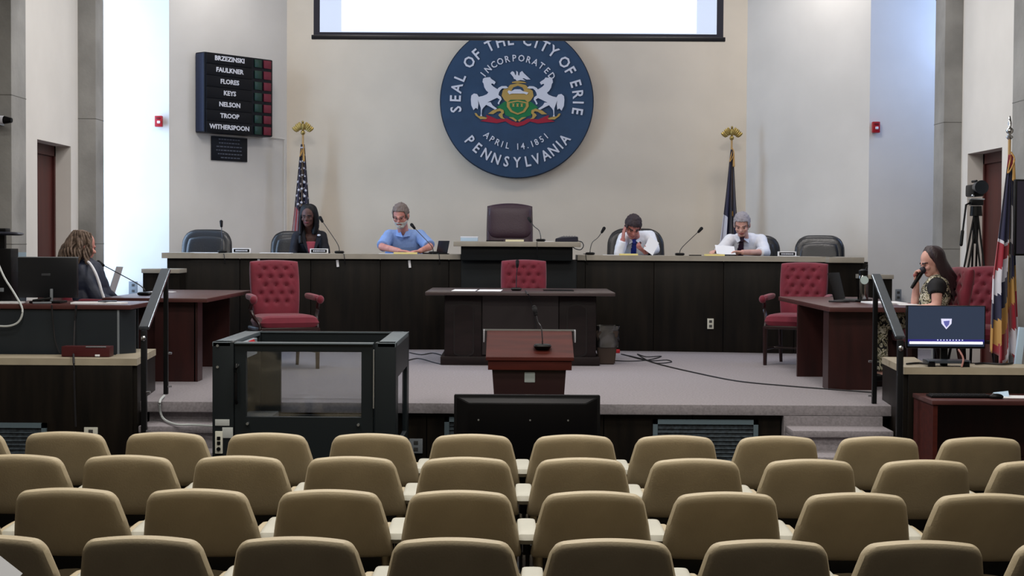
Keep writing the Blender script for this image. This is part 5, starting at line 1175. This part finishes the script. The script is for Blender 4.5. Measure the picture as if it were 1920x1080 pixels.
b = NB(); prism(b, [(-.038, .035), (.038, .035), (.036, .0), (.0, -.04), (-.034, -.0)], -.006, -.003); o = obj('shield_emblem', b, mat('shield_white', (205, 206, 235), .5, emit=.7), s_); o.location = (0, 0, zc_+.02)
b = NB(); prism(b, [(-.022, .018), (.022, .022), (.018, -.005), (.0, -.026), (-.014, -.006)], -.008, -.006); o = obj('shield_centre', b, mat('shield_blue', (96, 100, 170), .5, emit=.5), s_); o.location = (0, 0, zc_+.02)
b = NB(); box(b, (0, .05, (zc_)/2), (.05, .03, zc_), .004); obj('stand_post', b, BLK, t)
obj('stand_shelf', box(NB(), (0, -.02, .035), (S(80, Ym), .14, .022), .004), mat('shelf_grey', (60, 66, 74), .3), t)
for s__ in (-1, 1): obj('stand_foot', box(NB(), (s__*S(32, Ym), -.075, .0), (.05, .03, .08), .004), BLK, t)
tag(obj('cable', tube(NB(), [at(1797, 655, Ym-.06), at(1806, 672, Ym-.1), at(1803, 688, Ym-.12)], .007), mat('pinkish_cord', (170, 120, 112), .5)), 'short pinkish cable at the monitor stand', 'cable')
tag(obj('cable', tube(NB(), [(at(1700, 684, 11.0).x, 11.0, .94), (at(1725, 683, 11.05).x, 11.08, .94), (at(1745, 685, 11.0).x, 11.0, .94)], .008), CORD), 'black cable left of the monitor on the right cap', 'cable')
tag(obj('cable', tube(NB(), [(at(1825, 682, 11.1).x, 11.05, .94), (at(1850, 684, 11.05).x, 11.1, .94), (at(1880, 686, 11.0).x, 11.02, .94), (at(1900, 684, 11.1).x, 11.12, .94)], .008), CORD), 'black cable right of the monitor on the right cap', 'cable')
# operator desk things
a = at(1745, 741, 10.45); c = at(1862, 741, 10.45); t = thing('keyboard', 'black keyboard on the operator desk', 'keyboard', ((a.x+c.x)/2, 10.5, ZO)); obj('key_deck', box(NB(), (0, 0, .008), (c.x-a.x, .14, .016), .004), BLK, t)
b = NB()
for i in range(14):
    for j in range(4): box(b, (-(c.x-a.x)/2+.025+i*.028, -.045+j*.03, .018), (.02, .02, .006))
o = obj('keys', b, mat('key_charcoal', (26, 28, 32), .5), t); o['kind'] = 'stuff'
q = at(1868, 743, 10.42); t = thing('computer_mouse', 'black computer mouse right of the keyboard', 'mouse', (q.x, 10.42, ZO)); obj('mouse_shell', ell(NB(), (0, 0, .012), (.05, .032, .022)), BLK, t, True); obj('scroll_wheel', ell(NB(), (-.02, 0, .031), (.008, .003, .006)), GREYP, t)
q = at(1873, 736, 10.6); o = sheet('folded_card', 'small pale blue folded note standing behind the mouse', (q.x, 10.55, ZO+.012), .10, .07, BLUEP, 0, .003, 'paper'); o.rotation_euler = (R(30), R(-8), R(-15))
q = at(1905, 741, 10.5); sheet('paper_sheet', 'white paper at the right edge of the operator desk', (q.x+.03, 10.52, ZO), .28, .18, PAPER, R(-6), .004)
# tripod with video camera
Yp = 13.9; q = fl(1830, 700, ST); tx = at(1830, 400, Yp).x; t = thing('video_tripod', 'black camera tripod standing by the right doorway', 'tripod', (tx, Yp, ST)); zh = at(1830, 405, Yp).z-ST
for k, (dx, dy) in enumerate(((-.27, -.05), (.04, .24), (.12, -.26))):
    b = NB(); 
    for s__ in (-.018, .018): tube(b, [(s__, 0, zh), (dx*.55+s__, dy*.55, zh*.45)], .009, 6, False)
    box(b, (dx*.55, dy*.55, zh*.45), (.05, .04, .07), .006); tube(b, [(dx*.55, dy*.55, zh*.45), (dx, dy, .02)], .012, 6, False); ell(b, (dx, dy, .02), (.03, .03, .02)); obj('leg', b, BLK, t)
b = NB(); cyl(b, (0, 0, zh-.25), (0, 0, zh+.02), .022); cyl(b, (0, 0, zh), (0, 0, zh+.09), .055, .05, 16); box(b, (0, 0, zh+.12), (.11, .09, .05), .01); obj('fluid_head', b, BLK, t)
b = NB(); tube(b, [(-.05, 0, zh+.12), (-.10, -.03, zh+.1), (-.15, -.08, zh-.22)], .010, 6, False); capsule(b, (-.14, -.07, zh-.14), (-.155, -.085, zh-.26), .015); obj('pan_handle', b, BLK, t)
obj('head_plate', box(NB(), (0, 0, zh+.152), (.13, .08, .012), .003), SILV, t)
t2 = thing('video_camera', 'black video camera mounted on the tripod at right', 'camera', (tx, Yp, ST+zh+.16))
b = NB(); box(b, (0, .05, .07), (.10, .26, .11), .02); obj('camera_body', b, BLK, t2)
obj('lens_hood', cyl(NB(), (0, -.16, .095), (0, -.04, .095), .062, .052, 20), mat('lens_black', (20, 26, 34), .3), t2); b = NB(); capsule(b, (0, .0, .155), (0, .12, .155), .012); obj('carry_handle', b, BLK, t2); obj('knob_light', ell(NB(), (-.055, -.08, .02), .014), SILV, t2)
# television at the right edge
Yv = 12.0; a = at(1904, 336, Yv); c = at(2010, 480, Yv); t = thing('television', 'black television on a stand cut by the right edge of the photo', 'television', (a.x, Yv, ST)); 
obj('bezel', bx(0, c.x-a.x, 0, .05, c.z-ST, a.z-ST, bev=.006), BLK, t); obj('screen', bx(.015, c.x-a.x-.015, -.004, .001, c.z-ST+.015, a.z-ST-.015), mat('tv_screen_grey', (52, 50, 66), .12), t)
b = NB(); box(b, (.2, .06, (c.z-ST)/2+.1), (.05, .05, c.z-ST+.2), .005); tube(b, [(-.02, 0, .02), (.2, .06, .3)], .015, 6, False); tube(b, [(.5, .3, .02), (.2, .06, .3)], .015, 6, False); obj('stand', b, GREYP, t)
# things on right table
q = at(1618, 562, 13.6); t = thing('water_bottle', 'clear green-tinted water bottle with black cap on the right table', 'bottle', (q.x, 13.6, ZR)); hb = at(1618, 498, 13.6).z-ZR
b = NB(); lathe(b, [(.045, 0), (.047, .02), (.047, hb*.62), (.042, hb*.70), (.038, hb*.74)], 20); obj('bottle_body', b, glassy('bottle_green', (90, 112, 100), .25, .1), t)
b = NB(); lathe(b, [(.043, .01), (.043, hb*.45)], 16); obj('contents', b, mat('bottle_contents', (46, 66, 54), .2), t)
b = NB(); lathe(b, [(.041, hb*.73), (.041, hb*.86), (.02, hb*.9)], 20); tube(b, [(.02, 0, hb*.86), (.035, 0, hb*.98), (.03, 0, hb*1.03)], .008); obj('cap', b, BLK, t)
obj('round_sticker', cyl(NB(), (0, -.052, hb*.60), (0, -.044, hb*.60), .036, seg=20), mat('sticker_pale', (186, 206, 204), .5), t)
q = at(1587, 562, 13.7); t = thing('laptop', 'black laptop seen from the side on the right table with a small red emblem', 'laptop', (q.x, 13.75, ZR), R(62))
obj('keyboard_deck', box(NB(), (0, -.08, .01), (.34, .24, .018), .005), BLK, t); l_ = obj('lid', box(NB(), (0, .08, .13), (.34, .012, .25), .004, (R(-14), 0, 0)), BLK, t); obj('emblem', box(NB(), (.0, .09, .14), (.05, .008, .06), .004, (R(-14), 0, 0)), mat('emblem_red', (200, 60, 74), .4), l_)
q = at(1585, 564, 13.3); b = NB(); tube(b, [Vector((q.x-.12, 13.4, ZR+.01)), Vector((q.x-.02, 13.3, ZR+.012)), Vector((q.x+.05, 13.38, ZR+.012)), Vector((q.x-.06, 13.48, ZR+.012)), Vector((q.x+.12, 13.45, ZR+.01))], .009); tag(obj('cable', b, CORD), 'tangled black cable beside the laptop on the right table', 'cable')
sheet('paper_sheet', 'white papers on the right table before the seated woman', (at(1660, 563, 13.2).x, 13.25, ZR), .30, .35, PAPER, R(4), .012)
sheet('paper_sheet', 'white papers near the right handrail on the right table', (at(1700, 566, 13.0).x, 12.95, ZR), .16, .24, PAPER, R(-8), .006)
tag(obj('tall_folder', box(NB(), (0, 0, 0), (.05, .03, .3), .004, (0, R(6), 0)), BLUEP), 'pale sheet standing on the cap at the right edge under the television', 'paper').location = at(1912, 652, 11.2)
# booklet at lower left
o = sheet('booklet', 'white booklet poking in at the bottom left corner', at(-14, 1072, 4.55), .14, .10, PAPER, 0, .006, 'booklet'); o.rotation_euler = (R(48), R(38), 0)
